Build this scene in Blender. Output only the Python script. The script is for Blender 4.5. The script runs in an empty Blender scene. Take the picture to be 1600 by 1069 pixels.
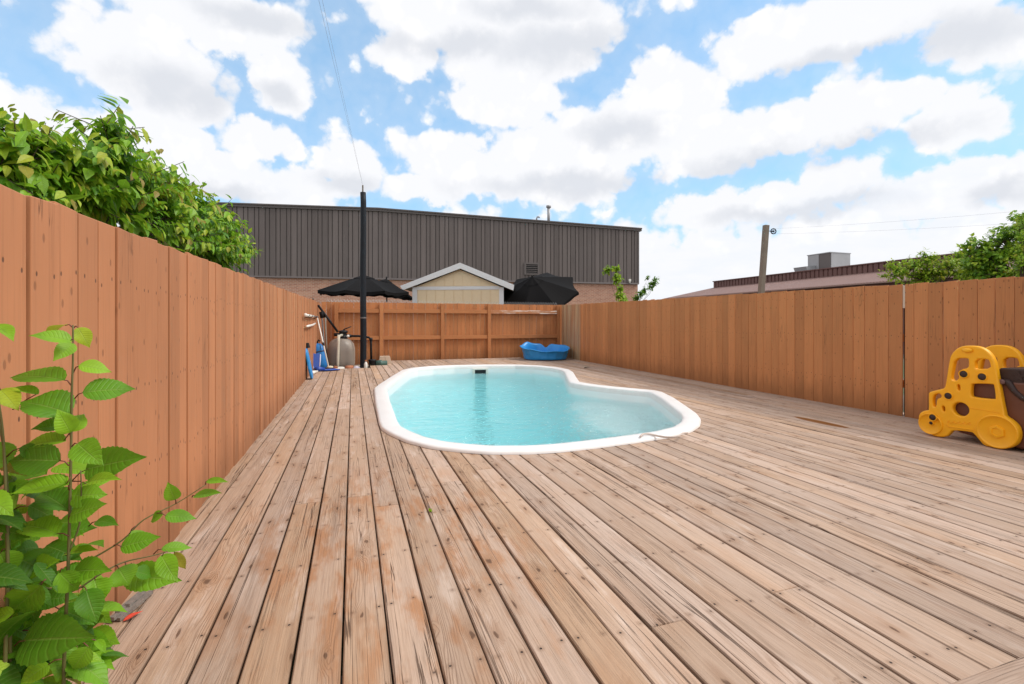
import bpy, bmesh, math, random
from mathutils import Vector, Matrix, Euler
R = math.radians
random.seed(7)
sc = bpy.context.scene
col = sc.collection

# ------------------------------------------------------------------ camera
TH = math.atan(249 / 740.0)
S_, C_ = math.sin(TH), math.cos(TH)
FP, CH, HZ = 740.0, 1.05, 505.0          # focal length (photo px), eye height, horizon row
cam = bpy.data.cameras.new('camera')
co = bpy.data.objects.new('camera', cam)
col.objects.link(co)
co.location = (0, 0, CH)
co.rotation_euler = (R(90), 0, -TH)
cam.sensor_width = 36.0
cam.lens = FP / 1600 * 36
cam.shift_y = -(534.5 - HZ) / 1600
cam.clip_start, cam.clip_end = 0.05, 3000
sc.camera = co

def ray(px, py):
    u, v = (px - 800) / FP, (HZ - py) / FP
    return Vector((S_ + u * C_, C_ - u * S_, v))
def at(px, py, t):                        # point seen at a photo pixel, t metres in front of the lens
    return Vector((0, 0, CH)) + ray(px, py) * t
def gp(px, py, z=0.0):
    r = ray(px, py)
    return Vector((0, 0, CH)) + r * ((z - CH) / r.z)
def px_x(px, py, x):                      # point on the plane x = const
    r = ray(px, py)
    return Vector((0, 0, CH)) + r * (x / r.x)
def px_y(px, py, y):
    r = ray(px, py)
    return Vector((0, 0, CH)) + r * (y / r.y)

# ------------------------------------------------------------------ node helpers
def N(nt, typ, ins=None, **kw):
    n = nt.nodes.new(typ)
    for k, v in kw.items():
        setattr(n, k, v)
    for k, v in (ins or {}).items():
        s = n.inputs[k]
        if hasattr(v, 'is_output') or isinstance(v, bpy.types.NodeSocket):
            nt.links.new(v, s)
        else:
            s.default_value = v
    return n
def M(nt, op, a, b=0.0, c=None, clamp=False):
    ins = {0: a, 1: b}
    if c is not None:
        ins[2] = c
    n = N(nt, 'ShaderNodeMath', ins, operation=op)
    n.use_clamp = clamp
    return n.outputs[0]
def VM(nt, op, a, b=(0, 0, 0), c=None):
    ins = {0: a, 1: b}
    if c is not None:
        ins[2] = c
    return N(nt, 'ShaderNodeVectorMath', ins, operation=op)
def smooth(nt, x, lo, hi):
    return N(nt, 'ShaderNodeMapRange', {0: x, 1: lo, 2: hi, 3: 0.0, 4: 1.0}, interpolation_type='SMOOTHSTEP').outputs[0]
def mixc(nt, f, a, b, blend='MIX'):
    n = nt.nodes.new('ShaderNodeMix')
    n.data_type = 'RGBA'
    n.blend_type = blend
    for k, v in ((0, f), (6, a), (7, b)):
        if isinstance(v, bpy.types.NodeSocket):
            nt.links.new(v, n.inputs[k])
        else:
            n.inputs[k].default_value = (*v, 1) if k > 0 and len(v) == 3 else v
    return n.outputs[2]
def comb(nt, x, y, z=0.0):
    return N(nt, 'ShaderNodeCombineXYZ', {0: x, 1: y, 2: z}).outputs[0]
def sep(nt, v):
    return N(nt, 'ShaderNodeSeparateXYZ', {0: v}).outputs
def noise(nt, vec, scale=1.0, detail=2.0, rough=0.5, dist=0.0):
    return N(nt, 'ShaderNodeTexNoise', {'Vector': vec, 'Scale': scale, 'Detail': detail, 'Roughness': rough, 'Distortion': dist}).outputs
def attr(nt, name):
    return N(nt, 'ShaderNodeAttribute', attribute_name=name).outputs['Fac']

# ------------------------------------------------------------------ sky, clouds, sun
SUN_EL, SUN_AZ = R(48), R(112)           # azimuth measured from +y towards +x
W = bpy.data.worlds.new('World')
sc.world = W
W.use_nodes = True
nt = W.node_tree
nt.nodes.clear()
sky = N(nt, 'ShaderNodeTexSky', sky_type='NISHITA')
sky.sun_disc = False
sky.sun_elevation = SUN_EL
sky.sun_rotation = SUN_AZ
sky.air_density, sky.dust_density, sky.ozone_density = 1.0, 0.3, 1.0
d0 = N(nt, 'ShaderNodeTexCoord').outputs['Generated']
dn = VM(nt, 'NORMALIZE', d0).outputs[0]
dx, dy, dz = sep(nt, dn)
az = M(nt, 'ARCTAN2', dx, dy)
el = M(nt, 'ARCSINE', dz)
P0 = comb(nt, az, el, 0.0)
w1 = noise(nt, dn, 7.0, 4.0, 0.55)['Color']
w2 = noise(nt, dn, 26.0, 5.0, 0.6)['Color']
off = VM(nt, 'MULTIPLY_ADD', w1, (0.10, 0.07, 0), (-0.05, -0.035, 0)).outputs[0]
off2 = VM(nt, 'MULTIPLY_ADD', w2, (0.035, 0.03, 0), (-0.0175, -0.015, 0)).outputs[0]
P = VM(nt, 'ADD', VM(nt, 'ADD', P0, off).outputs[0], off2).outputs[0]
def azel(px, py):
    r = ray(px, py).normalized()
    return math.atan2(r.x, r.y), math.asin(r.z)
def blob(px, py, rx, ry, src):
    a, e = azel(px, py)
    a1, _ = azel(px + rx, py)
    a2, _ = azel(px - rx, py)
    _, e1 = azel(px, py - ry)
    _, e2 = azel(px, py + ry)
    ra, re = max(.01, abs(a1 - a2) / 2), max(.008, abs(e1 - e2) / 2)
    q = VM(nt, 'MULTIPLY_ADD', src, (1 / ra, 1 / re, 0), (-a / ra, -e / re, 0)).outputs[0]
    l = N(nt, 'ShaderNodeVectorMath', {0: q}, operation='LENGTH').outputs['Value']
    return M(nt, 'SUBTRACT', 1.0, l)
CLOUDS = [(330, 25, 190, 75), (230, 100, 170, 80), (275, 150, 110, 55), (60, 190, 120, 60), (435, 132, 66, 66),
          (400, 225, 85, 38), (250, 215, 110, 60), (540, 262, 62, 62), (470, 300, 95, 42), (330, 275, 120, 45),
          (740, 25, 215, 78), (640, 85, 70, 45), (800, 90, 150, 60), (870, 40, 120, 75), (780, 155, 110, 48),
          (700, 252, 98, 50), (1055, 140, 85, 72), (1000, 205, 150, 75), (880, 235, 170, 70), (1120, 215, 125, 62),
          (850, 285, 210, 45), (1230, 200, 105, 48), (1340, 185, 115, 52), (1400, 160, 70, 40), (1490, 190, 110, 58), (1320, 40, 310, 72),
          (1190, 65, 140, 52), (1530, 55, 140, 65), (1300, 285, 78, 52), (1225, 312, 130, 42), (1500, 285, 85, 48),
          (1420, 312, 110, 42), (1595, 285, 45, 55), (1120, 330, 160, 40), (660, 300, 80, 30)]
D = None
for b in CLOUDS:
    x = blob(*b, P)
    D = x if D is None else M(nt, 'SMOOTH_MAX', D, x, 0.12)
# low bank of cloud along the horizon
bank = M(nt, 'MULTIPLY_ADD', sep(nt, P)[1], -7.0, 1.52)
D = M(nt, 'SMOOTH_MAX', D, bank, 0.12)
# unseen sky outside the view: full cloud added to brighten and soften the light
fwd = VM(nt, 'DOT_PRODUCT', dn, (S_, C_, 0.0)).outputs['Value']
away = smooth(nt, fwd, 0.60, 0.42)
n_far = noise(nt, dn, 3.2, 4.0, 0.55)['Fac']
far = M(nt, 'MULTIPLY_ADD', n_far, 4.0, -1.75)
D = M(nt, 'MAXIMUM', D, M(nt, 'MULTIPLY', M(nt, 'ADD', far, 2.0), away))
D = M(nt, 'SUBTRACT', D, M(nt, 'MULTIPLY', away, 0.0))
bil = N(nt, 'ShaderNodeTexVoronoi', {'Vector': VM(nt, 'ADD', dn, VM(nt, 'MULTIPLY_ADD', w2, (.03, .03, .03), (-.015, -.015, -.015)).outputs[0]).outputs[0], 'Scale': 15.0, 'Detail': 2.0, 'Roughness': 0.5, 'Lacunarity': 2.1}, feature='F1').outputs['Distance']
nf = noise(nt, dn, 11.0, 8.0, 0.58)['Fac']
Dn = M(nt, 'ADD', D, M(nt, 'MULTIPLY_ADD', nf, 0.62, -0.18))
Dn = M(nt, 'ADD', Dn, M(nt, 'MULTIPLY_ADD', bil, -0.55, 0.34))
cov = smooth(nt, Dn, -0.05, 0.26)
thin = M(nt, 'MULTIPLY', smooth(nt, Dn, -0.6, 0.25), 0.22)
cov = M(nt, 'MAXIMUM', cov, thin)
GREYS = [(880, 75, 130, 38), (700, 70, 130, 26), (965, 208, 75, 30), (1160, 255, 110, 30), (1480, 62, 170, 45), (1330, 92, 190, 22),
         (270, 135, 110, 40), (900, 292, 180, 20), (1350, 228, 150, 20), (820, 20, 100, 25), (400, 30, 120, 26), (1560, 300, 60, 20), (1230, 335, 150, 16),
         (430, 150, 40, 22), (540, 290, 50, 20), (330, 300, 120, 18), (1300, 320, 80, 14)]
G = None
for b in GREYS:
    x = blob(*b, P)
    G = x if G is None else M(nt, 'SMOOTH_MAX', G, x, 0.15)
Gm = smooth(nt, M(nt, 'ADD', G, M(nt, 'MULTIPLY_ADD', nf, 1.3, -0.65)), -0.35, 0.75)
puff = smooth(nt, M(nt, 'ADD', M(nt, 'MULTIPLY', bil, 0.9), M(nt, 'MULTIPLY_ADD', w1 and noise(nt, dn, 9.0, 6.0, 0.6)['Fac'], 1.0, -0.5)), 0.15, 0.75)
core = mixc(nt, M(nt, 'MULTIPLY', puff, 0.55), (0.79, 0.78, 0.78), (0.60, 0.62, 0.66))
ccol = mixc(nt, M(nt, 'MULTIPLY', Gm, 0.66), core, (0.47, 0.495, 0.545))
BLUE_GAIN = 0.15
skyc = VM(nt, 'SCALE', sky.outputs[0]).outputs[0]
nt.nodes[-1].inputs['Scale'].default_value = BLUE_GAIN
skyc = VM(nt, 'MULTIPLY', skyc, (0.92, 1.10, 1.08)).outputs[0]
# nearer the horizon the blue pales out into bright air
pale = smooth(nt, el, 0.52, 0.05)
skyc = mixc(nt, M(nt, 'MULTIPLY_ADD', pale, 0.25, 0.45), skyc, (0.25, 0.47, 0.72))
lowv = M(nt, 'MULTIPLY', smooth(nt, noise(nt, VM(nt, 'MULTIPLY', dn, (1, 1, 3.2)).outputs[0], 4.5, 5.0, .6)['Fac'], .46, .66), smooth(nt, el, .32, .16))
ccol = mixc(nt, M(nt, 'MULTIPLY', lowv, .32), ccol, (.56, .62, .70))
full = mixc(nt, cov, skyc, ccol)
ground_mix = smooth(nt, dz, -0.02, -0.10)
full = mixc(nt, ground_mix, full, (0.25, 0.22, 0.18))
bg = N(nt, 'ShaderNodeBackground', {'Color': full, 'Strength': 1.0})
N(nt, 'ShaderNodeOutputWorld', {'Surface': bg.outputs[0]})
W.cycles.sampling_method = 'MANUAL'
W.cycles.sample_map_resolution = 1024

sun = bpy.data.lights.new('sun', 'SUN')
sun.energy, sun.angle, sun.color = 2.0, R(20), (1.0, 0.95, 0.88)
so = bpy.data.objects.new('sun', sun)
col.objects.link(so)
sdir = Vector((math.sin(SUN_AZ) * math.cos(SUN_EL), math.cos(SUN_AZ) * math.cos(SUN_EL), math.sin(SUN_EL)))
so.rotation_euler = sdir.to_track_quat('Z', 'Y').to_euler()
so.location = (8, -6, 12)

vs = sc.view_settings
sc.display_settings.display_device = 'sRGB'
vs.view_transform, vs.look, vs.exposure, vs.gamma = 'Standard', 'None', 0.5, 1.0
vs.use_curve_mapping = False
sc.cycles.max_bounces = 12
sc.cycles.diffuse_bounces = 5
sc.cycles.transmission_bounces = 10
sc.cycles.sample_clamp_indirect = 6.0

# ------------------------------------------------------------------ mesh builder
ORG = {}
class MB:
    def __init__(s):
        s.v, s.f, s.mi, s.rn, s.hu, s.uv = [], [], [], [], [], []
    def face(s, idx, mi=0, rnd=0.0, hue=0.0, uv=None):
        s.f.append(tuple(idx)); s.mi.append(mi); s.rn.append(rnd); s.hu.append(hue); s.uv.append(uv)
    def add(s, pts):
        n = len(s.v)
        s.v.extend([tuple(p) for p in pts])
        return n
    def hexa(s, b, t, mi=0, rnd=0.0, hue=0.0, uvf=None):     # four bottom points, four top points
        n = s.add(list(b) + list(t))
        for q in ((3, 2, 1, 0), (4, 5, 6, 7), (0, 1, 5, 4), (1, 2, 6, 5), (2, 3, 7, 6), (3, 0, 4, 7)):
            uv = [uvf(s.v[n + i]) for i in q] if uvf else None
            s.face([n + i for i in q], mi, rnd, hue, uv)
    def box(s, x0, x1, y0, y1, z0, z1, mi=0, rnd=0.0, hue=0.0, uvf=None):
        s.hexa([(x0, y0, z0), (x1, y0, z0), (x1, y1, z0), (x0, y1, z0)],
               [(x0, y0, z1), (x1, y0, z1), (x1, y1, z1), (x0, y1, z1)], mi, rnd, hue, uvf)
    def obox(s, mat, sx, sy, sz, mi=0, rnd=0.0):
        c = [mat @ Vector((a * sx / 2, b * sy / 2, e * sz / 2)) for e in (-1, 1) for a, b in ((-1, -1), (1, -1), (1, 1), (-1, 1))]
        s.hexa(c[:4], c[4:], mi, rnd)
    def tube(s, pts, r, n=8, mi=0, caps=True, rnd=0.0):
        pts = [Vector(p) for p in pts]
        rr = r if isinstance(r, (list, tuple)) else [r] * len(pts)
        prev = None
        rings = []
        for i, p in enumerate(pts):
            t = (pts[min(i + 1, len(pts) - 1)] - pts[max(i - 1, 0)])
            if t.length < 1e-9:
                t = Vector((0, 0, 1))
            t.normalize()
            a = prev if prev is not None else (Vector((0, 0, 1)) if abs(t.z) < .9 else Vector((1, 0, 0)))
            a = a - t * a.dot(t)
            a.normalize()
            prev = a
            b = t.cross(a)
            rings.append(s.add([p + (a * math.cos(k * 2 * math.pi / n) + b * math.sin(k * 2 * math.pi / n)) * rr[i] for k in range(n)]))
        for i in range(len(rings) - 1):
            for k in range(n):
                k2 = (k + 1) % n
                s.face((rings[i] + k, rings[i] + k2, rings[i + 1] + k2, rings[i + 1] + k), mi, rnd)
        if caps:
            s.face([rings[0] + k for k in reversed(range(n))], mi, rnd)
            s.face([rings[-1] + k for k in range(n)], mi, rnd)
    def lathe(s, prof, mat=None, n=32, mi=0, cap=True):
        mat = mat or Matrix()
        rings = []
        for r, z in prof:
            rings.append(s.add([mat @ Vector((r * math.cos(k * 2 * math.pi / n), r * math.sin(k * 2 * math.pi / n), z)) for k in range(n)]))
        for i in range(len(rings) - 1):
            for k in range(n):
                k2 = (k + 1) % n
                s.face((rings[i] + k, rings[i] + k2, rings[i + 1] + k2, rings[i + 1] + k), mi)
        if cap:
            s.face([rings[0] + k for k in reversed(range(n))], mi)
            s.face([rings[-1] + k for k in range(n)], mi)
    def prism(s, pts, dvec, mi=0):                            # planar outline pushed along dvec
        dvec = Vector(dvec)
        a = s.add(pts)
        b = s.add([Vector(p) + dvec for p in pts])
        n = len(pts)
        s.face([a + k for k in range(n)], mi)
        s.face([b + k for k in reversed(range(n))], mi)
        for k in range(n):
            k2 = (k + 1) % n
            s.face((a + k2, a + k, b + k, b + k2), mi)
    def build(s, name, mats, parent=None, smooth=False, bevel=None, segs=2, fix=False):
        o_ = ORG.get(parent.name, Vector((0, 0, 0))) if parent else Vector((0, 0, 0))
        me = bpy.data.meshes.new(name)
        me.from_pydata([tuple(Vector(p) - o_) for p in s.v], [], s.f)
        for m in (mats if isinstance(mats, (list, tuple)) else [mats]):
            me.materials.append(m)
        me.polygons.foreach_set('material_index', s.mi)
        for nm, dat in (('rnd', s.rn), ('hue', s.hu)):
            a = me.attributes.new(nm, 'FLOAT', 'FACE')
            a.data.foreach_set('value', [float(q) for q in dat])
        if any(u is not None for u in s.uv):
            ul = me.uv_layers.new(name='bl')
            flat = []
            for f, u in zip(s.f, s.uv):
                for k in range(len(f)):
                    flat.extend(u[k] if u is not None else (0.0, 0.0))
            ul.data.foreach_set('uv', flat)
        if smooth:
            me.polygons.foreach_set('use_smooth', [True] * len(me.polygons))
        me.update()
        if fix:
            bm = bmesh.new(); bm.from_mesh(me)
            bmesh.ops.recalc_face_normals(bm, faces=bm.faces)
            bm.to_mesh(me); bm.free()
        o = bpy.data.objects.new(name, me)
        col.objects.link(o)
        if parent:
            o.parent = parent
            ORG[o.name] = o_
        if bevel:
            b = o.modifiers.new('bevel', 'BEVEL')
            b.width, b.segments, b.limit_method, b.angle_limit = bevel, segs, 'ANGLE', R(40)
        if smooth == 'auto':
            pass
        return o

def thing(name, label, cat, loc, group=None):
    o = bpy.data.objects.new(name, None)
    col.objects.link(o)
    o.location = loc
    o.empty_display_size = .1
    o['label'], o['category'] = label, cat
    if group: o['group'] = group
    ORG[o.name] = Vector(loc)
    return o
def tag(o, label, cat, group=None):
    o['label'], o['category'] = label, cat
    if group: o['group'] = group
    return o
def struct(o):
    o['kind'] = 'structure'
    return o

# ------------------------------------------------------------------ materials
def mat(name):
    m = bpy.data.materials.new(name)
    m.use_nodes = True
    t = m.node_tree
    p = t.nodes['Principled BSDF']
    return m, t, p
def bump(t, p, h, strength=.3, dist=.01):
    b = N(t, 'ShaderNodeBump', {'Height': h, 'Strength': strength, 'Distance': dist})
    t.links.new(b.outputs[0], p.inputs['Normal'])
def simple(name, c, rough=.5, metal=0.0, var=.12, scale=12.0, bs=0.0, spec=.5):
    m, t, p = mat(name)
    pos = N(t, 'ShaderNodeTexCoord').outputs['Object']
    f = noise(t, pos, scale, 5.0, .6)['Fac']
    lo = tuple(x * (1 - var) for x in c); hi = tuple(min(1, x * (1 + var)) for x in c)
    t.links.new(mixc(t, f, lo, hi), p.inputs['Base Color'])
    t.links.new(M(t, 'MULTIPLY_ADD', f, .2, rough - .1), p.inputs['Roughness'])
    p.inputs['Metallic'].default_value = metal
    p.inputs['Specular IOR Level'].default_value = spec
    if bs:
        bump(t, p, noise(t, pos, scale * 4, 4.0, .6)['Fac'], bs, .004)
    return m

def deck_mat():
    m, t, p = mat('weathered_decking')
    uv = N(t, 'ShaderNodeUVMap', uv_map='bl').outputs[0]
    U, V, _ = sep(t, uv)
    pos = N(t, 'ShaderNodeNewGeometry').outputs['Position']
    X, Y, Z = sep(t, pos)
    rnd, hue = attr(t, 'rnd'), attr(t, 'hue')
    rz = M(t, 'MULTIPLY', rnd, 23.0)
    def nz(su, sv, detail=3.0, rough=.55, dist=0.0, k=1.0):
        return noise(t, comb(t, M(t, 'MULTIPLY', U, su), M(t, 'MULTIPLY', V, sv), M(t, 'MULTIPLY', rz, k)), 1.0, detail, rough, dist)['Fac']
    big = nz(5, 1.1, 3)
    blot = nz(11, 3.2, 4, .6, 0, 1.7)
    wob = nz(9, .9, 3, .5, 0, 2.3)
    streak = nz(95, 1.1, 6, .7)
    fine = nz(240, 7, 3, .6, 0, 3.1)
    # knots: sparse cells of a stretched Voronoi
    vv = comb(t, M(t, 'MULTIPLY_ADD', U, 8.5, M(t, 'MULTIPLY', rnd, 31.0)), M(t, 'MULTIPLY', V, 3.0))
    vd = VM(t, 'ADD', vv, VM(t, 'SCALE', noise(t, vv, 2.2, 3.0)['Color']).outputs[0]).outputs[0]
    t.nodes[-2].inputs['Scale'].default_value = .35
    vo = N(t, 'ShaderNodeTexVoronoi', {'Vector': vd, 'Scale': 1.0}, voronoi_dimensions='2D')
    kd = vo.outputs['Distance']
    pick = smooth(t, sep(t, vo.outputs['Color'])[0], .52, .56)
    core = M(t, 'MULTIPLY', smooth(t, kd, .075, .03), pick)
    halo = M(t, 'MULTIPLY', smooth(t, kd, .34, .05), pick)
    # growth rings, bent round the knots
    ph = M(t, 'ADD', M(t, 'MULTIPLY', M(t, 'ADD', U, M(t, 'MULTIPLY', wob, .22)), 420.0), M(t, 'MULTIPLY', halo, 20.0))
    ring = M(t, 'MULTIPLY_ADD', M(t, 'SINE', ph), .5, .5)
    ringm = M(t, 'MULTIPLY', smooth(t, nz(7, .8, 2, .5, 0, 4.1), .42, .68), M(t, 'POWER', ring, 2.5))
    # drying cracks along the grain
    cn = nz(17, .22, 5, .5, .25, 5.3)
    crack = M(t, 'MULTIPLY', smooth(t, M(t, 'ABSOLUTE', M(t, 'SUBTRACT', cn, .5)), .0075, .0015), smooth(t, nz(4, .45, 2, .5, 0, 6.1), .46, .56))
    cn2 = nz(60, .7, 4, .5, .2, 7.7)
    crack2 = M(t, 'MULTIPLY', smooth(t, M(t, 'ABSOLUTE', M(t, 'SUBTRACT', cn2, .5)), .016, .004), smooth(t, nz(7, .9, 3, .5, 0, 8.3), .52, .66))
    # nail heads in rows over the joists, two per board
    wob2 = N(t, 'ShaderNodeTexWhiteNoise', {'Vector': comb(t, M(t, 'FLOOR', M(t, 'DIVIDE', Y, .406)), rnd, M(t, 'SIGN', U))}).outputs['Color']
    jx, jy, jz = sep(t, wob2)
    dyn = M(t, 'MULTIPLY', M(t, 'SUBTRACT', M(t, 'FRACT', M(t, 'DIVIDE', Y, .406)), M(t, 'MULTIPLY_ADD', jy, .09, .45)), .406)
    dxn = M(t, 'SUBTRACT', M(t, 'ABSOLUTE', U), M(t, 'MULTIPLY_ADD', jx, .022, .034))
    dd = M(t, 'SQRT', M(t, 'ADD', M(t, 'MULTIPLY', dyn, dyn), M(t, 'MULTIPLY', dxn, dxn)))
    nail = M(t, 'MULTIPLY', smooth(t, dd, .0050, .0030), M(t, 'MULTIPLY_ADD', smooth(t, jz, .25, .5), .75, .2))
    rust = M(t, 'MULTIPLY', smooth(t, dd, .022, .004), .35)
    # colour
    pink = mixc(t, streak, (.35, .255, .20), (.61, .462, .37))
    tan = mixc(t, streak, (.315, .195, .12), (.56, .378, .25))
    f = M(t, 'ADD', hue, M(t, 'MULTIPLY_ADD', big, 1.5, -.75), clamp=True)
    c = mixc(t, f, pink, tan)
    # tan, rubbed patches where people come out of the water
    st = M(t, 'ADD', M(t, 'MULTIPLY', M(t, 'SUBTRACT', X, .16), M(t, 'SUBTRACT', X, .16)), M(t, 'MULTIPLY', M(t, 'MULTIPLY', M(t, 'SUBTRACT', Y, 2.3), M(t, 'SUBTRACT', Y, 2.3)), .35))
    zone = smooth(t, st, .8, .02)
    org = M(t, 'MULTIPLY', smooth(t, blot, .44, .66), M(t, 'MULTIPLY_ADD', zone, .85, .2))
    c = mixc(t, org, c, (.40, .205, .105))
    pale = M(t, 'MULTIPLY', smooth(t, nz(13, 2.2, 4, .6, 0, 9.9), .56, .74), .5)
    c = mixc(t, pale, c, (.66, .545, .465))
    grey = M(t, 'MULTIPLY', smooth(t, nz(20, .9, 5, .65, .4, 11.3), .53, .74), .50)
    c = mixc(t, grey, c, (.235, .155, .105))
    c = mixc(t, M(t, 'MULTIPLY', ringm, .38), c, (.23, .135, .085))
    c = mixc(t, M(t, 'MULTIPLY', smooth(t, fine, .46, .72), .36), c, (.25, .17, .12))
    c = mixc(t, M(t, 'MULTIPLY', halo, .42), c, (.27, .14, .07))
    c = mixc(t, M(t, 'MULTIPLY', core, .8), c, (.10, .052, .030))
    c = mixc(t, M(t, 'MULTIPLY', crack, .8), c, (.075, .042, .026))
    c = mixc(t, M(t, 'MULTIPLY', crack2, .38), c, (.09, .055, .036))
    c = mixc(t, rust, c, (.17, .09, .05))
    c = mixc(t, nail, c, (.028, .022, .02))
    # darker along the board edges
    edge = smooth(t, M(t, 'ABSOLUTE', U), .060, .070)
    c = mixc(t, M(t, 'MULTIPLY', edge, M(t, 'MULTIPLY_ADD', big, .6, .1)), c, (.14, .085, .055))
    # one resin stain by the right fence
    sx = M(t, 'DIVIDE', M(t, 'SUBTRACT', X, 4.70), .075); sy = M(t, 'DIVIDE', M(t, 'SUBTRACT', Y, 3.72), .34)
    sd = M(t, 'SQRT', M(t, 'ADD', M(t, 'MULTIPLY', sx, sx), M(t, 'MULTIPLY', sy, sy)))
    res = smooth(t, M(t, 'ADD', sd, M(t, 'MULTIPLY_ADD', blot, .5, -.25)), 1.0, .8)
    c = mixc(t, M(t, 'MULTIPLY', res, .95), c, (.22, .075, .008))
    br = M(t, 'MULTIPLY_ADD', M(t, 'FRACT', M(t, 'MULTIPLY', rnd, 7.31)), .30, .83)
    c = VM(t, 'SCALE', c).outputs[0]
    t.links.new(br, t.nodes[-1].inputs['Scale'])
    t.links.new(c, p.inputs['Base Color'])
    t.links.new(M(t, 'MULTIPLY_ADD', streak, .25, .58), p.inputs['Roughness'])
    p.inputs['Specular IOR Level'].default_value = .25
    h = M(t, 'ADD', M(t, 'MULTIPLY', streak, .5), M(t, 'MULTIPLY', fine, .25))
    h = M(t, 'SUBTRACT', h, M(t, 'MULTIPLY', crack, 1.4))
    h = M(t, 'SUBTRACT', h, M(t, 'ADD', M(t, 'MULTIPLY', crack2, .45), M(t, 'MULTIPLY', nail, 1.0)))
    h = M(t, 'SUBTRACT', h, M(t, 'MULTIPLY', ringm, .3))
    h = M(t, 'ADD', h, M(t, 'MULTIPLY', core, .5))
    bump(t, p, h, .8, .005)
    return m

def paint_mat(name, c, rails=(.35, .8, 1.25), weather=0.0, peel=0.0):
    m, t, p = mat(name)
    uv = N(t, 'ShaderNodeUVMap', uv_map='bl').outputs[0]
    U, V, _ = sep(t, uv)
    rnd = attr(t, 'rnd')
    rz = M(t, 'MULTIPLY', rnd, 37.0)
    def nz(su, sv, detail=3.0, k=1.0, dist=0.0):
        return noise(t, comb(t, M(t, 'MULTIPLY', U, su), M(t, 'MULTIPLY', V, sv), M(t, 'MULTIPLY', rz, k)), 1.0, detail, .6, dist)['Fac']
    grain = nz(90, 1.8, 5)
    big = nz(6, 1.2, 4, 1.9)
    pos = N(t, 'ShaderNodeNewGeometry').outputs['Position']
    wide = noise(t, pos, .8, 4.0, .6)['Fac']
    lo = tuple(x * .80 for x in c); hi = tuple(x * 1.14 for x in c)
    cc = mixc(t, big, lo, hi)
    cc = mixc(t, M(t, 'MULTIPLY', smooth(t, wide, .4, .72), .5), cc, tuple(x * .80 for x in c))
    cc = mixc(t, M(t, 'MULTIPLY', smooth(t, grain, .48, .76), .62), cc, tuple(x * .68 for x in c))
    # knots and splits telegraphing through the paint
    vv = comb(t, M(t, 'MULTIPLY_ADD', U, 13.0, M(t, 'MULTIPLY', rnd, 19.0)), M(t, 'MULTIPLY', V, 6.0))
    vo = N(t, 'ShaderNodeTexVoronoi', {'Vector': vv, 'Scale': 1.0}, voronoi_dimensions='2D')
    pick = smooth(t, sep(t, vo.outputs['Color'])[1], .56, .60)
    kn = M(t, 'MULTIPLY', smooth(t, vo.outputs['Distance'], .10, .05), pick)
    cn = nz(30, .8, 3, 5.0, .3)
    crack = M(t, 'MULTIPLY', smooth(t, M(t, 'ABSOLUTE', M(t, 'SUBTRACT', cn, .5)), .012, .003), smooth(t, nz(5, 1.3, 2, 6.0), .60, .66))
    cc = mixc(t, M(t, 'MULTIPLY', kn, .6), cc, tuple(x * .38 for x in c))
    cc = mixc(t, M(t, 'MULTIPLY', crack, .7), cc, tuple(x * .25 for x in c))
    # splash dirt and damp staining along the foot
    zz_ = sep(t, pos)[2]
    foot = M(t, 'MULTIPLY', smooth(t, M(t, 'ADD', zz_, M(t, 'MULTIPLY', nz(14, 2.2, 4, 12.0), -.5)), .12, -.25), .55)
    cc = mixc(t, foot, cc, tuple(x * .42 for x in c))
    # nail heads along the rails
    nm = None
    for i, z in enumerate(rails):
        wn = N(t, 'ShaderNodeTexWhiteNoise', {'Vector': comb(t, rnd, float(i), M(t, 'SIGN', U))}).outputs['Color']
        a, b, _ = sep(t, wn)
        dv = M(t, 'SUBTRACT', M(t, 'FRACT', M(t, 'MULTIPLY', V, .5)), M(t, 'MULTIPLY_ADD', a, .016, z / 2))
        dv = M(t, 'MULTIPLY', dv, 1.1)
        du = M(t, 'SUBTRACT', M(t, 'ABSOLUTE', U), M(t, 'MULTIPLY_ADD', b, .018, .028))
        d = M(t, 'SQRT', M(t, 'ADD', M(t, 'MULTIPLY', du, du), M(t, 'MULTIPLY', dv, dv)))
        k = smooth(t, d, .0048, .0028)
        nm = k if nm is None else M(t, 'MAXIMUM', nm, k)
    cc = mixc(t, M(t, 'MULTIPLY', nm, .8), cc, (.06, .03, .02))
    if weather:
        wv = M(t, 'MULTIPLY', smooth(t, nz(30, .7, 4, 9.0), .40, .60), weather)
        cc = mixc(t, wv, cc, (.46, .36, .22))
    if peel:
        pl = M(t, 'MULTIPLY', smooth(t, nz(26, 2.6, 5, 4.0), .52, .60), peel)
        cc = mixc(t, pl, cc, (.66, .55, .46))
    br = M(t, 'MULTIPLY_ADD', M(t, 'FRACT', M(t, 'MULTIPLY', rnd, 5.77)), .28, .86)
    cc = VM(t, 'SCALE', cc).outputs[0]
    t.links.new(br, t.nodes[-1].inputs['Scale'])
    t.links.new(cc, p.inputs['Base Color'])
    p.inputs['Roughness'].default_value = .62
    p.inputs['Specular IOR Level'].default_value = .3
    h = M(t, 'SUBTRACT', M(t, 'MULTIPLY', grain, .5), M(t, 'ADD', crack, M(t, 'MULTIPLY', nm, .8)))
    h = M(t, 'SUBTRACT', h, M(t, 'MULTIPLY', kn, .6))
    bump(t, p, h, .4, .003)
    return m

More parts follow.
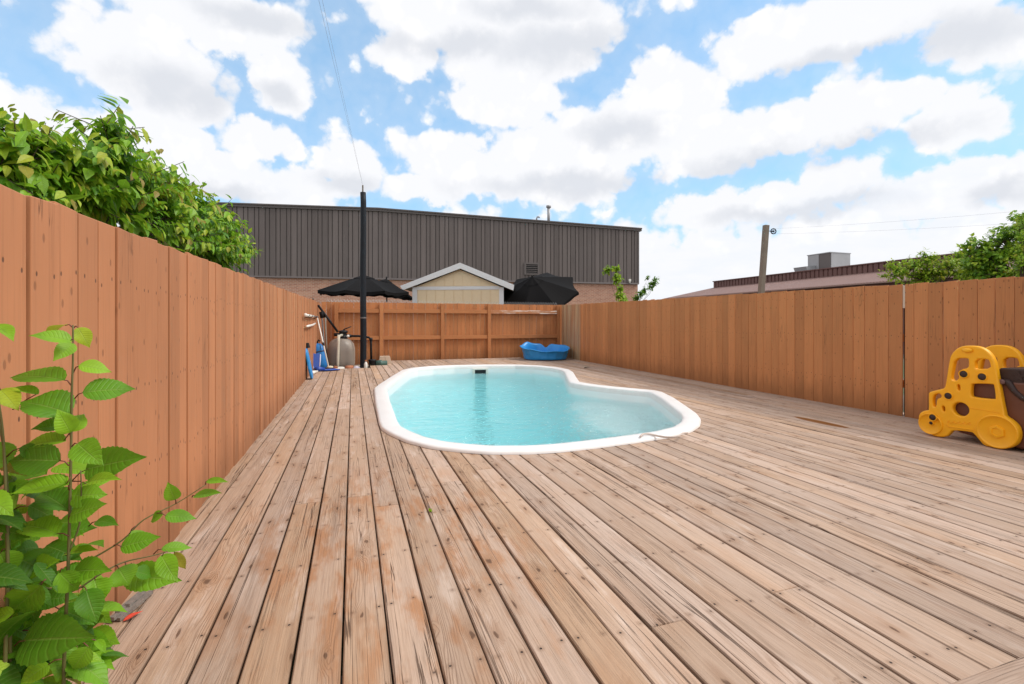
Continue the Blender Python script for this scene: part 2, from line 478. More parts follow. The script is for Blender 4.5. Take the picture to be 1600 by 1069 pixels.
def leaf_mat(name, stops, trans=.35, rough=.42):
    m, t, p = mat(name)
    hue = attr(t, 'hue')
    uv = N(t, 'ShaderNodeUVMap', uv_map='bl').outputs[0]
    U, V, _ = sep(t, uv)                                      # U along the leaf, V across (-1..1)
    cr = N(t, 'ShaderNodeValToRGB', {0: hue})
    el_ = cr.color_ramp.elements
    while len(el_) < len(stops):
        el_.new(.5)
    for e, (ps, c) in zip(el_, stops):
        e.position, e.color = ps, (*c, 1)
    c = cr.outputs[0]
    aV = M(t, 'ABSOLUTE', V)
    midrib = smooth(t, aV, .07, .02)
    vein = M(t, 'MULTIPLY_ADD', M(t, 'SINE', M(t, 'MULTIPLY', M(t, 'SUBTRACT', U, M(t, 'MULTIPLY', aV, .16)), 62.0)), .5, .5)
    vein = M(t, 'POWER', vein, 6.0)
    pos = N(t, 'ShaderNodeTexCoord').outputs['Object']
    mot = noise(t, pos, 30.0, 4.0)['Fac']
    c = mixc(t, M(t, 'MULTIPLY', midrib, .30), c, (.36, .48, .12))
    c = mixc(t, M(t, 'MULTIPLY', vein, .12), c, (.25, .40, .07))
    c = mixc(t, M(t, 'MULTIPLY', smooth(t, mot, .45, .7), .25), c, (.04, .10, .012))
    t.links.new(c, p.inputs['Base Color'])
    p.inputs['Roughness'].default_value = rough
    p.inputs['Specular IOR Level'].default_value = .45
    bump(t, p, M(t, 'ADD', M(t, 'MULTIPLY', vein, -.6), M(t, 'MULTIPLY', midrib, -1.0)), .35, .004)
    tr = N(t, 'ShaderNodeBsdfTranslucent', {'Color': mixc(t, .55, c, (.30, .55, .04))})
    mx = N(t, 'ShaderNodeMixShader', {0: trans, 1: p.outputs[0], 2: tr.outputs[0]})
    t.links.new(mx.outputs[0], t.nodes['Material Output'].inputs[0])
    return m

DECK = deck_mat()
PAINT_L = paint_mat('terracotta_paint', (.485, .208, .096), (.42, .78, 1.18))
PAINT_B = paint_mat('terracotta_paint_back', (.50, .20, .075), (.2, .64, 1.39))
PAINT_R = paint_mat('terracotta_paint_dull', (.53, .215, .080), (.35, .88, 1.38))
PAINT_W = paint_mat('worn_terracotta', (.45, .20, .09), (.2, .64, 1.39), weather=.85)
PAINT_P = paint_mat('peeling_terracotta', (.47, .20, .09), (.2, .64, 1.39), peel=1.0)
GEL = simple('white_gelcoat', (.80, .785, .77), .36, 0, .07, 7.0, .04)
BLACKP = simple('black_plastic', (.010, .010, .011), .5, 0, .3, 12.0, 0, .3)
TAR = simple('black_tar_pole', (.006, .009, .014), .6, 0, .7, 9.0, .5, .3)
WHITE = simple('white_plastic', (.78, .76, .70), .4, 0, .06)
BLUEP = simple('blue_plastic', (.012, .17, .48), .35, 0, .15, 6.0)
BLUEB = simple('bright_blue_plastic', (.02, .27, .66), .38, 0, .12, 5.0)
YEL = simple('yellow_plastic', (.97, .425, .004), .45, 0, .10, 16.0, .12)
BROWN = simple('red_brown_plastic', (.135, .045, .022), .45, 0, .15)
DBROWN = simple('dark_brown_plastic', (.042, .022, .018), .5, 0, .2, 12.0, 0, .35)
TANK = simple('grey_beige_tank', (.33, .28, .235), .42, 0, .10, 4.0)
DGREY = simple('dark_cladding', (.160, .134, .126), .55, 0, .10, 1.2)
def cladding_mat():
    m, t, p = mat('ribbed_dark_cladding')
    pos = N(t, 'ShaderNodeNewGeometry').outputs['Position']
    rnd = attr(t, 'rnd')
    f = noise(t, VM(t, 'MULTIPLY', pos, (5.0, 5.0, .35)).outputs[0], 1.0, 5.0, .65)['Fac']
    g_ = noise(t, pos, .35, 3.0)['Fac']
    c = mixc(t, f, (.105, .086, .080), (.185, .156, .148))
    c = mixc(t, M(t, 'MULTIPLY', smooth(t, g_, .45, .7), .4), c, (.17, .145, .14))
    br = M(t, 'MULTIPLY_ADD', rnd, .30, .85)
    c = VM(t, 'SCALE', c).outputs[0]
    t.links.new(br, t.nodes[-1].inputs['Scale'])
    t.links.new(c, p.inputs['Base Color'])
    p.inputs['Roughness'].default_value = .5
    p.inputs['Specular IOR Level'].default_value = .3
    return m
CLAD = cladding_mat()
DTRIM = simple('dark_fascia', (.125, .105, .10), .45, 0, .1, 2.0)
WTRIM = simple('white_trim', (.74, .75, .76), .5, 0, .05)
CREAM = simple('cream_siding', (.80, .64, .42), .6, 0, .06)
FABRIC = simple('black_canvas', (.0075, .007, .0075), .9, 0, .2, 40.0, .1, .15)
STEEL = simple('galvanised_steel', (.42, .42, .42), .4, .7, .15)
GALV = simple('weathered_grey_metal', (.36, .36, .37), .5, .2, .15, 3.0)
RUSTB = simple('brown_metal', (.15, .075, .065), .55, 0, .12, 2.0)
ROOFM = simple('pinkish_brown_roof', (.30, .19, .165), .6, 0, .10, 1.0)
GREYW = simple('grey_post_wood', (.20, .165, .13), .8, 0, .35, 8.0, .4)
CONC = simple('tan_concrete', (.50, .38, .28), .85, 0, .15, 14.0, .3)
TERRA = simple('terracotta_clay', (.42, .16, .08), .8, 0, .15)
TEAL = simple('teal_pump_housing', (.05, .11, .09), .45, 0, .2)
BARK = simple('bark', (.09, .062, .045), .85, 0, .3, 20.0, .6)
STEMM = simple('green_brown_stem', (.13, .12, .035), .6, 0, .35, 10.0)
TWIGR = simple('reddish_twig', (.16, .05, .03), .6, 0, .3, 20.0)
WIRE = simple('grey_wire', (.34, .34, .36), .5, .2, .1)
SOIL = simple('soil', (.10, .075, .05), .9, 0, .4, 3.0, .5)
SHADE = simple('opening_shade', (.02, .022, .024), .7, 0, .1)  # near-black colour stands for the shade inside openings
GREENL = [(0.0, (.034, .125, .006)), (.35, (.115, .32, .010)), (.65, (.27, .53, .018)), (.85, (.50, .56, .03)), (1.0, (.30, .14, .03))]
LEAF = leaf_mat('cherry_leaf', GREENL, .36, .5)
LEAFT = leaf_mat('tree_leaf', [(0.0, (.020, .075, .007)), (.35, (.085, .24, .012)), (.65, (.25, .48, .02)), (.85, (.48, .56, .03)), (1.0, (.28, .16, .04))], .36)
LEAFR = leaf_mat('far_leaf', [(0.0, (.035, .12, .010)), (.4, (.15, .33, .02)), (.7, (.36, .55, .03)), (1.0, (.54, .48, .04))], .3)

def brick_mat():
    m, t, p = mat('salmon_brick')
    uv = N(t, 'ShaderNodeUVMap', uv_map='bl').outputs[0]
    b = N(t, 'ShaderNodeTexBrick', {'Vector': uv, 'Color1': (.52, .255, .165, 1), 'Color2': (.40, .165, .105, 1), 'Mortar': (.55, .43, .35, 1),
                                    'Scale': 1.0, 'Mortar Size': .010, 'Brick Width': .22, 'Row Height': .075, 'Bias': -.1})
    c = mixc(t, M(t, 'MULTIPLY', smooth(t, noise(t, uv, 2.5, 4.0)['Fac'], .5, .7), .5), b.outputs['Color'], (.60, .36, .25))
    c = mixc(t, M(t, 'MULTIPLY', smooth(t, noise(t, VM(t, 'MULTIPLY', uv, (3.0, 14.0, 1)).outputs[0], 1.0, 2.0)['Fac'], .60, .7), .55), c, (.24, .12, .085))
    t.links.new(c, p.inputs['Base Color'])
    p.inputs['Roughness'].default_value = .85
    bump(t, p, M(t, 'SUBTRACT', 1.0, b.outputs['Fac']), .5, .008)
    return m
BRICK = brick_mat()

def ground_mat():
    m, t, p = mat('yard_ground')
    pos = N(t, 'ShaderNodeNewGeometry').outputs['Position']
    f = noise(t, pos, .35, 6.0)['Fac']
    g = noise(t, pos, 9.0, 5.0)['Fac']
    c = mixc(t, smooth(t, f, .42, .58), (.055, .085, .022), (.13, .10, .07))
    c = mixc(t, M(t, 'MULTIPLY', g, .5), c, (.05, .045, .03))
    t.links.new(c, p.inputs['Base Color'])
    p.inputs['Roughness'].default_value = .95
    bump(t, p, g, .6, .03)
    return m

# ------------------------------------------------------------------ ground

# ------------------------------------------------------------------ pool outline (world metres, rim level)
RZ = .034
OUT = [(0.26, 5.1), (0.28, 6.4), (0.32, 7.75), (0.40, 8.15), (0.70, 9.35), (1.02, 10.55), (1.25, 10.98), (1.72, 11.28), (2.3, 11.38),
       (3.1, 11.28), (3.85, 11.02), (4.28, 10.6), (4.50, 10.05), (4.52, 9.5), (4.38, 9.0), (4.05, 8.2), (3.74, 7.42), (3.80, 7.12), (3.95, 6.78), (4.12, 6.5), (4.28, 6.27), (4.36, 6.12),
       (4.36, 5.95), (4.17, 5.43), (3.87, 4.78), (3.70, 4.42), (3.54, 4.17), (3.34, 3.95), (3.08, 3.76), (2.75, 3.64), (2.35, 3.575),
       (1.94, 3.53), (1.58, 3.51), (1.33, 3.54), (1.02, 3.64), (0.80, 3.79), (0.62, 3.95), (0.45, 4.22), (0.33, 4.56), (0.27, 4.82)]
def resample(pts, step):
    out = []
    n = len(pts)
    for i in range(n):
        a, b = Vector(pts[i]), Vector(pts[(i + 1) % n])
        k = max(1, int(round((b - a).length / step)))
        for j in range(k):
            out.append(a.lerp(b, j / k))
    return out
def relax(pts, it=2):
    for _ in range(it):
        n = len(pts)
        pts = [pts[i] * .5 + (pts[i - 1] + pts[(i + 1) % n]) * .25 for i in range(n)]
    return pts
POOL = relax(resample(OUT, .05), 1)
def inset(pts, d):
    n = len(pts)
    area = sum(pts[i].x * pts[(i + 1) % n].y - pts[(i + 1) % n].x * pts[i].y for i in range(n))
    sg = 1 if area > 0 else -1
    out = []
    for i in range(n):
        t = (pts[(i + 2) % n] - pts[i - 2]).normalized()
        nr = Vector((-t.y, t.x)) * sg
        out.append(pts[i] + nr * d)
    return out

# ground: one sheet out to the horizon, open where the pool is sunk
bm = bmesh.new()
HOLEP = [(p.x, p.y) for p in inset(POOL, .02)][::3]
for lp_ in ([(-900, -900), (900, -900), (900, 900), (-900, 900)], HOLEP):
    vv_ = [bm.verts.new((x, y, -.40)) for x, y in lp_]
    for i in range(len(vv_)):
        bm.edges.new((vv_[i], vv_[(i + 1) % len(vv_)]))
bmesh.ops.triangle_fill(bm, use_beauty=True, edges=bm.edges[:], normal=(0, 0, 1))
me = bpy.data.meshes.new('ground')
bm.to_mesh(me); bm.free()
me.materials.append(ground_mat())
go_ = bpy.data.objects.new('ground', me)
col.objects.link(go_)
struct(go_)

# ------------------------------------------------------------------ deck
PITCH, X0 = .1436, -.032
CUT = inset(POOL, .09)
def spans(x, poly):
    ys = []
    n = len(poly)
    for i in range(n):
        a, b = poly[i], poly[(i + 1) % n]
        if (a.x <= x) != (b.x <= x):
            ys.append(a.y + (x - a.x) / (b.x - a.x) * (b.y - a.y))
    ys.sort()
    return [(ys[i], ys[i + 1]) for i in range(0, len(ys) - 1, 2)]
dk = MB()
rs = random.Random(3)
def board(xa, xb, ya, yb, ztop, rnd, hue, sub=False):
    xc = (xa + xb) / 2
    off = rnd * 41.0
    uvf = lambda q: (q[0] - xc_all, q[1] + off)
    xc_all = board.xc
    e = 0.0 if sub else .004
    dk.hexa([(xa, ya, ztop - .036), (xb, ya, ztop - .036), (xb, yb, ztop - .036), (xa, yb, ztop - .036)],
            [(xa, ya, ztop - e), (xb, ya, ztop - e), (xb, yb, ztop - e), (xa, yb, ztop - e)], 0, rnd, hue, uvf)
    if not sub:
        dk.hexa([(xa, ya, ztop - e), (xb, ya, ztop - e), (xb, yb, ztop - e), (xa, yb, ztop - e)],
                [(xa + .004, ya + .002, ztop), (xb - .004, ya + .002, ztop), (xb - .004, yb - .002, ztop), (xa + .004, yb - .002, ztop)], 0, rnd, hue, uvf)
k0, k1 = -6, 43
for k in range(k0, k1):
    gl, gr = rs.uniform(.0022, .0052), rs.uniform(.0022, .0052)
    xa, xb = X0 + k * PITCH + gl, X0 + (k + 1) * PITCH - gr
    if k == k0:
        xa = -.845
    xm = (xa + xb) / 2
    ye = 11.62 if xm < .38 else (12.55 if xm < .76 else 13.66)
    ys = 1.62 if xm < -.55 else (1.2 if xm < -.4 else .15)
    if xm > 4.9:
        ye = 13.3
    cuts = [ys]
    y = ys + rs.uniform(1.0, 5.5)
    while y < ye - .5:
        cuts.append(y)
        y += rs.uniform(3.6, 5.0)
    cuts.append(ye)
    for a, b in zip(cuts, cuts[1:]):
        rnd = rs.random()
        left = max(0, min(1, (1.9 - xm) / 2.4))
        hue = min(1, max(0, rs.gauss(.20 + .36 * left, .20)))
        if rs.random() < .07:
            hue = min(1, hue + .5)
        zt = rs.uniform(-.0018, .0012)
        board.xc = xm
        sp = []
        for q in range(8):
            xx = xa + (xb - xa) * (q + .5) / 8
            sp.append(spans(xx, CUT))
        allsp = [i for q in sp for i in q]
        if not allsp or b - .003 < min(i[0] for i in allsp) or a > max(i[1] for i in allsp):
            board(xa, xb, a + .0015, b - .0015, zt, rnd, hue)
            continue
        lo, hi = min(i[0] for i in allsp) - .02, max(i[1] for i in allsp) + .02
        if a < lo:
            board(xa, xb, a + .0015, lo, zt, rnd, hue)
        if b > hi:
            board(xa, xb, hi, b - .0015, zt, rnd, hue)
        la, hb = max(a + .0015, lo), min(b - .0015, hi)
        for q in range(8):
            s0, s1 = xa + (xb - xa) * q / 8, xa + (xb - xa) * (q + 1) / 8
            cur = la
            for i0, i1 in sp[q]:
                if i1 < la or i0 > hb:
                    continue
                if i0 > cur:
                    board(s0, s1, cur, min(i0, hb), zt, rnd, hue, True)
                cur = max(cur, i1)
            if cur < hb:
                board(s0, s1, cur, hb, zt, rnd, hue, True)
deck = struct(dk.build('wooden_deck', DECK))
# joists under the boards
jo = MB()
for i in range(0, 31):
    y = .3 + i * .406
    if y < 3.3 or y > 11.6:
        jo.box(-.85 if y > 1.7 else -.3, 5.8, y, y + .04, -.19, -.042)
    else:
        jo.box(-.85, .2, y, y + .04, -.19, -.042)
        jo.box(4.9, 5.8, y, y + .04, -.19, -.042)
jo.box(-.845, .76, 11.66, 11.70, -.22, -.042)
struct(jo.build('deck_framing', GREYW))
soil = MB()
soil.box(-.80, -.5, -.4, 1.58, -.40, -.10)
struct(soil.build('planting_bed', SOIL))
soil2 = MB()
soil2.box(-.84, .74, 11.72, 13.62, -.40, -.09)
struct(soil2.build('gravel_corner', simple('gravel', (.28, .23, .19), .9, 0, .5, 40.0, .8)))

# step at the foot of the house, lower right
stp = MB()
for i, (ya, yb) in enumerate(((.20, .485), (.491, .775))):
    stp.box(1.39, 4.2, ya, yb, .112, .15, 0, .13 + i * .14, .15, lambda q: (q[1] - (ya + yb) / 2, q[0] * 1.0 + 7))
stp.box(1.42, 4.17, .23, .75, .0015, .112, 0, .8, .5, lambda q: (q[2], q[0]))
tag(stp.build('wooden_step', DECK, bevel=.006), 'low wooden step of two wide boards lying across the deck in the near right corner', 'step')

# ------------------------------------------------------------------ pool
pr = thing('swimming_pool', 'white fibreglass swimming pool with rounded rim sunk into the wooden deck', 'swimming pool', (2.0, 7.0, 0))
prof = [(-.004, .0015), (-.002, .018), (.010, .030), (.028, RZ), (.10, RZ + .003), (.155, RZ), (.178, RZ - .008), (.190, RZ - .026), (.195, -.06)]
rm = MB()
rings = [rm.add([(p.x, p.y, z) for p in inset(POOL, d)]) for d, z in prof]
n = len(POOL)
for a, b in zip(rings, rings[1:]):
    for i in range(n):
        j = (i + 1) % n
        rm.face((a + i, a + j, b + j, b + i))
rm.build('rim', GEL, pr, smooth=True, fix=True)
def shell_mat():
    m, t, p = mat('pale_aqua_gelcoat')
    pos = N(t, 'ShaderNodeNewGeometry').outputs['Position']
    f = noise(t, pos, .9, 4.0)['Fac']
    c = mixc(t, f, (.88, .90, .90), (.92, .93, .93))
    t.links.new(c, p.inputs['Base Color'])
    p.inputs['Roughness'].default_value = .4
    return m
SHELL = shell_mat()
sh = MB()
IN0 = inset(POOL, .195)
prof2 = [(.195, -.055), (.198, -.30), (.205, -.70), (.22, -1.12), (.24, -1.22), (.27, -1.26)]
rings = [sh.add([(p.x, p.y, z) for p in inset(POOL, d)]) for d, z in prof2]
for a, b in zip(rings, rings[1:]):
    for i in range(n):
        j = (i + 1) % n
        sh.face((a + i, a + j, b + j, b + i))
shell = sh.build('shell', SHELL, pr, smooth=True, fix=True)
fl_ = MB()
fl_.add([(p.x, p.y, -1.26) for p in inset(POOL, .27)])
fl_.face(range(n))
fl_.build('floor', simple('aqua_floor', (.62, .90, .93), .4, 0, .05, 1.2), pr)
# shallow bench filling the side lobe, with a rounded edge towards the deep part
be = MB()
BEN = [Vector(q) for q in ((3.66, 7.30), (3.25, 6.75), (2.95, 6.1), (2.85, 5.4), (2.9, 4.75), (3.0, 4.25), (3.1, 3.72), (3.6, 4.0), (4.3, 5.4), (4.42, 6.05))]
bz = relax(resample(BEN, .12), 2)
rr = [be.add([(p.x, p.y, z) for p in inset(bz, d)]) for d, z in ((0, -1.25), (0, -.60), (.015, -.565), (.05, -.55))]
nb = len(bz)
for a, b in zip(rr, rr[1:]):
    for i in range(nb):
        j = (i + 1) % nb
        be.face((a + i, a + j, b + j, b + i))
be.face([rr[-1] + i for i in range(nb)])
be.build('bench_seat', SHELL, pr, smooth=False, fix=True)
# skimmer mouth in the far wall
def pool_wall(px_, depth):                                    # nearest wall point, its tangent and inward normal
    best = min(range(n), key=lambda i: abs(IN0[i].x - px_) + (0 if IN0[i].y > 10 else 99))
    t = (IN0[(best + 2) % n] - IN0[best - 2]).normalized()
    return IN0[best], t
pw, tw = pool_wall(2.93, 0)
if tw.x < 0: tw = -tw
nw = Vector((tw.y, -tw.x))                                    # towards the camera
sk = MB()
def skbox(mb, a0, a1, d0, d1, z0, z1):
    q = lambda a, d, z: (pw.x + tw.x * a + nw.x * d, pw.y + tw.y * a + nw.y * d, z)
    mb.hexa([q(a0, d1, z0), q(a1, d1, z0), q(a1, d0, z0), q(a0, d0, z0)], [q(a0, d1, z1), q(a1, d1, z1), q(a1, d0, z1), q(a0, d0, z1)])
skbox(sk, -.19, .19, .002, .045, -.078, -.040)
skbox(sk, -.19, -.135, .002, .045, -.26, -.0785)
skbox(sk, .135, .19, .002, .045, -.26, -.0785)
skbox(sk, -.1345, .1345, .002, .045, -.26, -.235)
skim = sk.build('skimmer', WHITE, pr, bevel=.006)
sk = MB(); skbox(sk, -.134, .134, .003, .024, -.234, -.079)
sk.build('skimmer_shade_panel', SHADE, skim)  # solid dark slab in the mouth, shade put into its colour
# water
def water_mat():
    m, t, p = mat('pool_water')
    t.nodes.remove(p)
    pos = N(t, 'ShaderNodeNewGeometry').outputs['Position']
    a = noise(t, VM(t, 'MULTIPLY', pos, (2.3, 4.4, 1)).outputs[0], 1.0, 3.0, .55, .8)['Fac']
    b = noise(t, VM(t, 'MULTIPLY', pos, (9, 15, 1)).outputs[0], 1.0, 3.0, .6, .6)['Fac']
    X, Y, Z = sep(t, pos)
    # livelier by the return jet in the lobe
    dx_, dy_ = M(t, 'SUBTRACT', X, 2.9), M(t, 'SUBTRACT', Y, 4.9)
    r2 = M(t, 'ADD', M(t, 'MULTIPLY', dx_, dx_), M(t, 'MULTIPLY', dy_, dy_))
    live = M(t, 'MULTIPLY_ADD', smooth(t, r2, 2.6, .1), 1.2, .8)
    h = M(t, 'MULTIPLY', M(t, 'ADD', a, M(t, 'MULTIPLY', b, .5)), live)
    bp = N(t, 'ShaderNodeBump', {'Height': h, 'Strength': 1.0, 'Distance': .16})
    gl = N(t, 'ShaderNodeBsdfGlass', {'Color': (1, 1, 1, 1), 'Roughness': .0, 'IOR': 1.33, 'Normal': bp.outputs[0]})
    t.links.new(gl.outputs[0], t.nodes['Material Output'].inputs['Surface'])
    ab = N(t, 'ShaderNodeVolumeAbsorption', {'Color': (.14, .945, .985, 1), 'Density': .29})
    t.links.new(ab.outputs[0], t.nodes['Material Output'].inputs['Volume'])
    return m
wa = MB()
WO = inset(POOL, .12)
WL = -.155
a = wa.add([(p.x, p.y, WL) for p in WO]); b = wa.add([(p.x, p.y, -1.6) for p in WO])
wa.face([a + i for i in range(n)]); wa.face([b + i for i in reversed(range(n))])
for i in range(n):
    j = (i + 1) % n
    wa.face((a + i, b + i, b + j, a + j))
struct(wa.build('pool_water', water_mat(), fix=True))
# loop of cord hung over the rim
rp = MB()
c0 = gp(1030, 682, .05)
pts = []
for i in range(26):
    s = i / 25
    pts.append((c0.x - .16 + .52 * s, c0.y + .05 + .07 * math.sin(s * 8) - .05 * s, .047 + .008 * math.sin(s * 11)))
rp.tube(pts, .009, 6)
tag(rp.build('rope', simple('pale_rope', (.55, .47, .42), .8, 0, .2, 30), smooth=True), 'short pale rope lying on the white pool rim at its near right side', 'rope')

# ------------------------------------------------------------------ fences
def fence_boards(mb, p0, p1, ztop0, ztop1, zbot, rng, width=.131, thick=.018, alt=.0, face=Vector((1, 0)), warp=.006, gaps=(), mi=0):
    d = Vector((p1[0] - p0[0], p1[1] - p0[1])); L = d.length; d.normalize()
    y = 0.0; i = 0
    while y < L - .03:
        w = width * rng.uniform(.90, 1.08)
        if y + w > L: w = L - y
        g = rng.uniform(.003, .007)
        for gs, gw in gaps:
            if abs(y - gs) < width / 2: g = gw
        s = (y + w / 2) / L
        zt = ztop0 + (ztop1 - ztop0) * s + rng.uniform(-warp, warp)
        o = rng.uniform(-.004, .004) + (alt if i % 2 else 0)
        lean = rng.uniform(-.004, .004)
        rnd = rng.random()
        a0, a1 = y + g / 2, y + w - g / 2
        def q(a, dep, z, l=0):
            a = a + l
            return (p0[0] + d.x * a + face.x * dep, p0[1] + d.y * a + face.y * dep, z)
        xc = (a0 + a1) / 2
        def uvf(v):
            aa = (v[0] - p0[0]) * d.x + (v[1] - p0[1]) * d.y
            return (aa - xc, v[2] + 2.0 * int(rnd * 30))
        tz = rng.uniform(-.004, .004)
        mb.hexa([q(a0, o - thick, zbot), q(a1, o - thick, zbot), q(a1, o, zbot), q(a0, o, zbot)],
                [q(a0, o - thick, zt - tz, lean), q(a1, o - thick, zt + tz, lean), q(a1, o, zt + tz, lean), q(a0, o, zt - tz, lean)], mi, rnd, 0, uvf)
        y += w; i += 1
rf = random.Random(11)
# left fence
lf = thing('wooden_fence', 'long terracotta painted board fence along the left side of the deck', 'fence', (-.83, 7, 0))
mb = MB()
fence_boards(mb, (-.825, .2), (-.825, 10.35), 1.375, 1.535, -.08, rf, alt=.0035)
mb.build('boards', PAINT_L, lf, bevel=.003, segs=2, fix=True)
mb = MB()
fence_boards(mb, (-.815, 10.36), (-.815, 13.70), 1.55, 1.57, -.1, rf, alt=.005)
mb.build('end_panel', PAINT_L, lf, bevel=.003, segs=2, fix=True)
mb = MB()
for z in (.42, 1.18):
    mb.box(-.885, -.847, .2, 13.6, z - .045, z + .045)
mb.build('rails', PAINT_L, lf)
for y in (.3, 2.7, 5.1, 7.5, 9.9, 12.3):
    mb = MB(); mb.box(-.975, -.887, y, y + .09, -.4, 1.36); mb.build('post', GREYW, lf)
# back fence
YB = 13.70
bf = thing('wooden_fence', 'orange brown back fence with exposed rails and posts beyond the pool', 'fence', (2.6, YB, 0))
mb = MB()
fence_boards(mb, (-.80, YB + .05), (6.30, YB + .05), 1.625, 1.625, -.1, rf, width=.118, warp=.004, face=Vector((0, -1)))
mb.build('boards', PAINT_B, bf, bevel=.002, fix=True)
posts = [-.42, .76, 2.47, 3.88, 6.14]
for i, (a, b) in enumerate(zip(posts, posts[1:])):
    for (z0, z1) in ((1.335, 1.445), (.585, .695)):
        mb = MB()
        uvf = lambda v: (v[2] - (z0 + z1) / 2, v[0])
        mb.box(a + .052, b - .052, YB - .045, YB + .028, z0, z1, 0, rf.random(), 0, uvf)
        if i == 3 and z0 > 1:
            r_ = mb.build('rail', PAINT_P, bf, bevel=.004); r_['label'] = 'top rail with peeling pale paint'
        else:
            mb.build('rail', PAINT_B, bf, bevel=.004)
for x in posts:
    mb = MB(); mb.box(x - .05, x + .05, YB - .062, YB + .029, -.1, 1.612, 0, rf.random(), 0, lambda v: (v[0] - x, v[2]))
    mb.build('post', PAINT_B, bf, bevel=.005)
# right fence: a worn corner section, then two painted runs with an open joint between them
rfn = thing('wooden_fence', 'terracotta board fence along the right side of the deck behind the yellow toy', 'fence', (5.95, 7, 0))
def right_run(mb, a, b, z0, z1, **kw):
    d = Vector((b[0] - a[0], b[1] - a[1])).normalized()
    fence_boards(mb, a, b, z0, z1, -.08, rf, face=Vector((-d.y, d.x)) if (-d.y * -1 + 0) > 0 else Vector((d.y, -d.x)), **kw)
mb = MB(); fence_boards(mb, (6.06, 12.0), (6.24, 13.66), 1.585, 1.625, -.08, rf, width=.10, alt=.006, face=Vector((-1, 0)))
c_ = mb.build('corner_boards', PAINT_W, rfn, bevel=.003, fix=True); c_['label'] = 'pale worn boards in the far corner'
mb = MB(); fence_boards(mb, (5.875, 3.66), (6.055, 11.99), 1.49, 1.585, -.08, rf, width=.142, face=Vector((-1, 0)))
mb.build('boards', PAINT_R, rfn, bevel=.003, fix=True)
mb = MB(); fence_boards(mb, (5.86, -1.0), (5.874, 3.636), 1.44, 1.49, -.08, rf, width=.142, face=Vector((-1, 0)))
mb.build('boards', PAINT_R, rfn, bevel=.003, fix=True)
mb = MB()
for z in (.35, .88, 1.36):
    mb.hexa([(5.90, -1, z - .045), (5.94, -1, z - .045), (6.30, 13.5, z - .045), (6.26, 13.5, z - .045)],
            [(5.90, -1, z + .045), (5.94, -1, z + .045), (6.30, 13.5, z + .045), (6.26, 13.5, z + .045)])
mb.build('rails', PAINT_R, rfn)
mb = MB(); mb.box(5.885, 5.899, 3.60, 3.69, 1.22, 1.475); mb.build('joint_strip', simple('bare_pine', (.62, .52, .42), .7), rfn)
for y in (0, 2.4, 4.8, 7.2, 9.6, 12.0):
    mb = MB(); x = 5.96 + .025 * y; mb.box(x, x + .09, y, y + .09, -.4, 1.42); mb.build('post', GREYW, rfn)
mb = MB(); mb.box(5.955, 6.045, 3.60, 3.69, -.4, 1.40); mb.build('post', DBROWN, rfn)  # dark strip added behind the open joint to block its bright gap
# chain link fence just behind the back fence
cl = MB()
pitch = .085
nw_ = int(6.9 / pitch)
for i in range(nw_):
    x = -.65 + i * pitch
    for sgn in (1, -1):
        cl.tube([(x, YB + .20 + .004 * sgn, 1.705), (x + sgn * pitch / 2, YB + .2 + .004 * sgn, 1.63)], .0036, 3, caps=False)
    zz = [(x + (pitch / 2 if k % 2 else 0), YB + .20 + (.005 if k % 2 else -.005), 1.632 - k * pitch / 1.6) for k in range(0, 42)]
    cl.tube(zz, .0018, 3, caps=False)
clt = thing('chain_link_fence', 'galvanised chain link fence whose twisted wire tips show above the back fence', 'fence', (2.6, YB + .2, -.4))
cl.build('mesh', STEEL, clt)
mb = MB()
for x in (-.7, 2.4, 6.2):
    mb.tube([(x, YB + .24, -.4), (x, YB + .24, 1.60)], .024, 10)
mb.tube([(-.7, YB + .24, 1.575), (6.2, YB + .24, 1.575)], .018, 8)
mb.build('pipe_frame', STEEL, clt, smooth=True)

# ------------------------------------------------------------------ big grey building
BA, BB = at(240, 433, 24 / (1 + .18 * 160 / 597)), at(997, 444, 28.3)
BA.z = BB.z = 0
bd = (BB - BA); BL = bd.length; bd.normalize()
bn = Vector((bd.y, -bd.x, 0))                                 # towards the camera
def wall_s(px):                                               # distance along the wall seen at a photo column
    r = ray(px, 400)
    # intersect ray with wall line
    den = r.x * bd.y - r.y * bd.x
    s = (BA.x * r.y - BA.y * r.x) / den if abs(den) > 1e-9 else 0
    t = ((BA.x + bd.x * s) * r.x + (BA.y + bd.y * s) * r.y) / (r.x ** 2 + r.y ** 2)
    return s, t
def wq(s, d, z):
    q = BA + bd * s + bn * d
    return (q.x, q.y, z)
ZC = 3.385
def ztop(px, py):
    s, t = wall_s(px)
    return s, CH + (HZ - py) / FP * t
sl, zl = ztop(370, 318); sk_, zk = ztop(592, 325.5); sr, zr = ztop(1001, 357)
def roofz(s):
    if s < sk_:
        return zk + (zl - zk) * (s - sk_) / (sl - sk_)
    return zk + (zr - zk) * (s - sk_) / (sr - sk_)
gb = thing('warehouse', 'large dark grey metal clad warehouse with brick base behind the back fence', 'building', tuple(BA + bd * BL / 2))
mb = MB()
mb.hexa([wq(0, 0, -.4), wq(BL - .02, 0, -.4), wq(BL - .02, -14, -.4), wq(0, -14, -.4)], [wq(0, 0, ZC), wq(BL - .02, 0, ZC), wq(BL - .02, -14, ZC), wq(0, -14, ZC)],
        0, 0, 0, lambda v: ((Vector(v) - BA).dot(bd) + (Vector(v) - BA).dot(bn), v[2]))
mb.build('brick_wall', BRICK, gb, fix=True)
mb = MB()
s = 0.0; rb = random.Random(2); k = 0
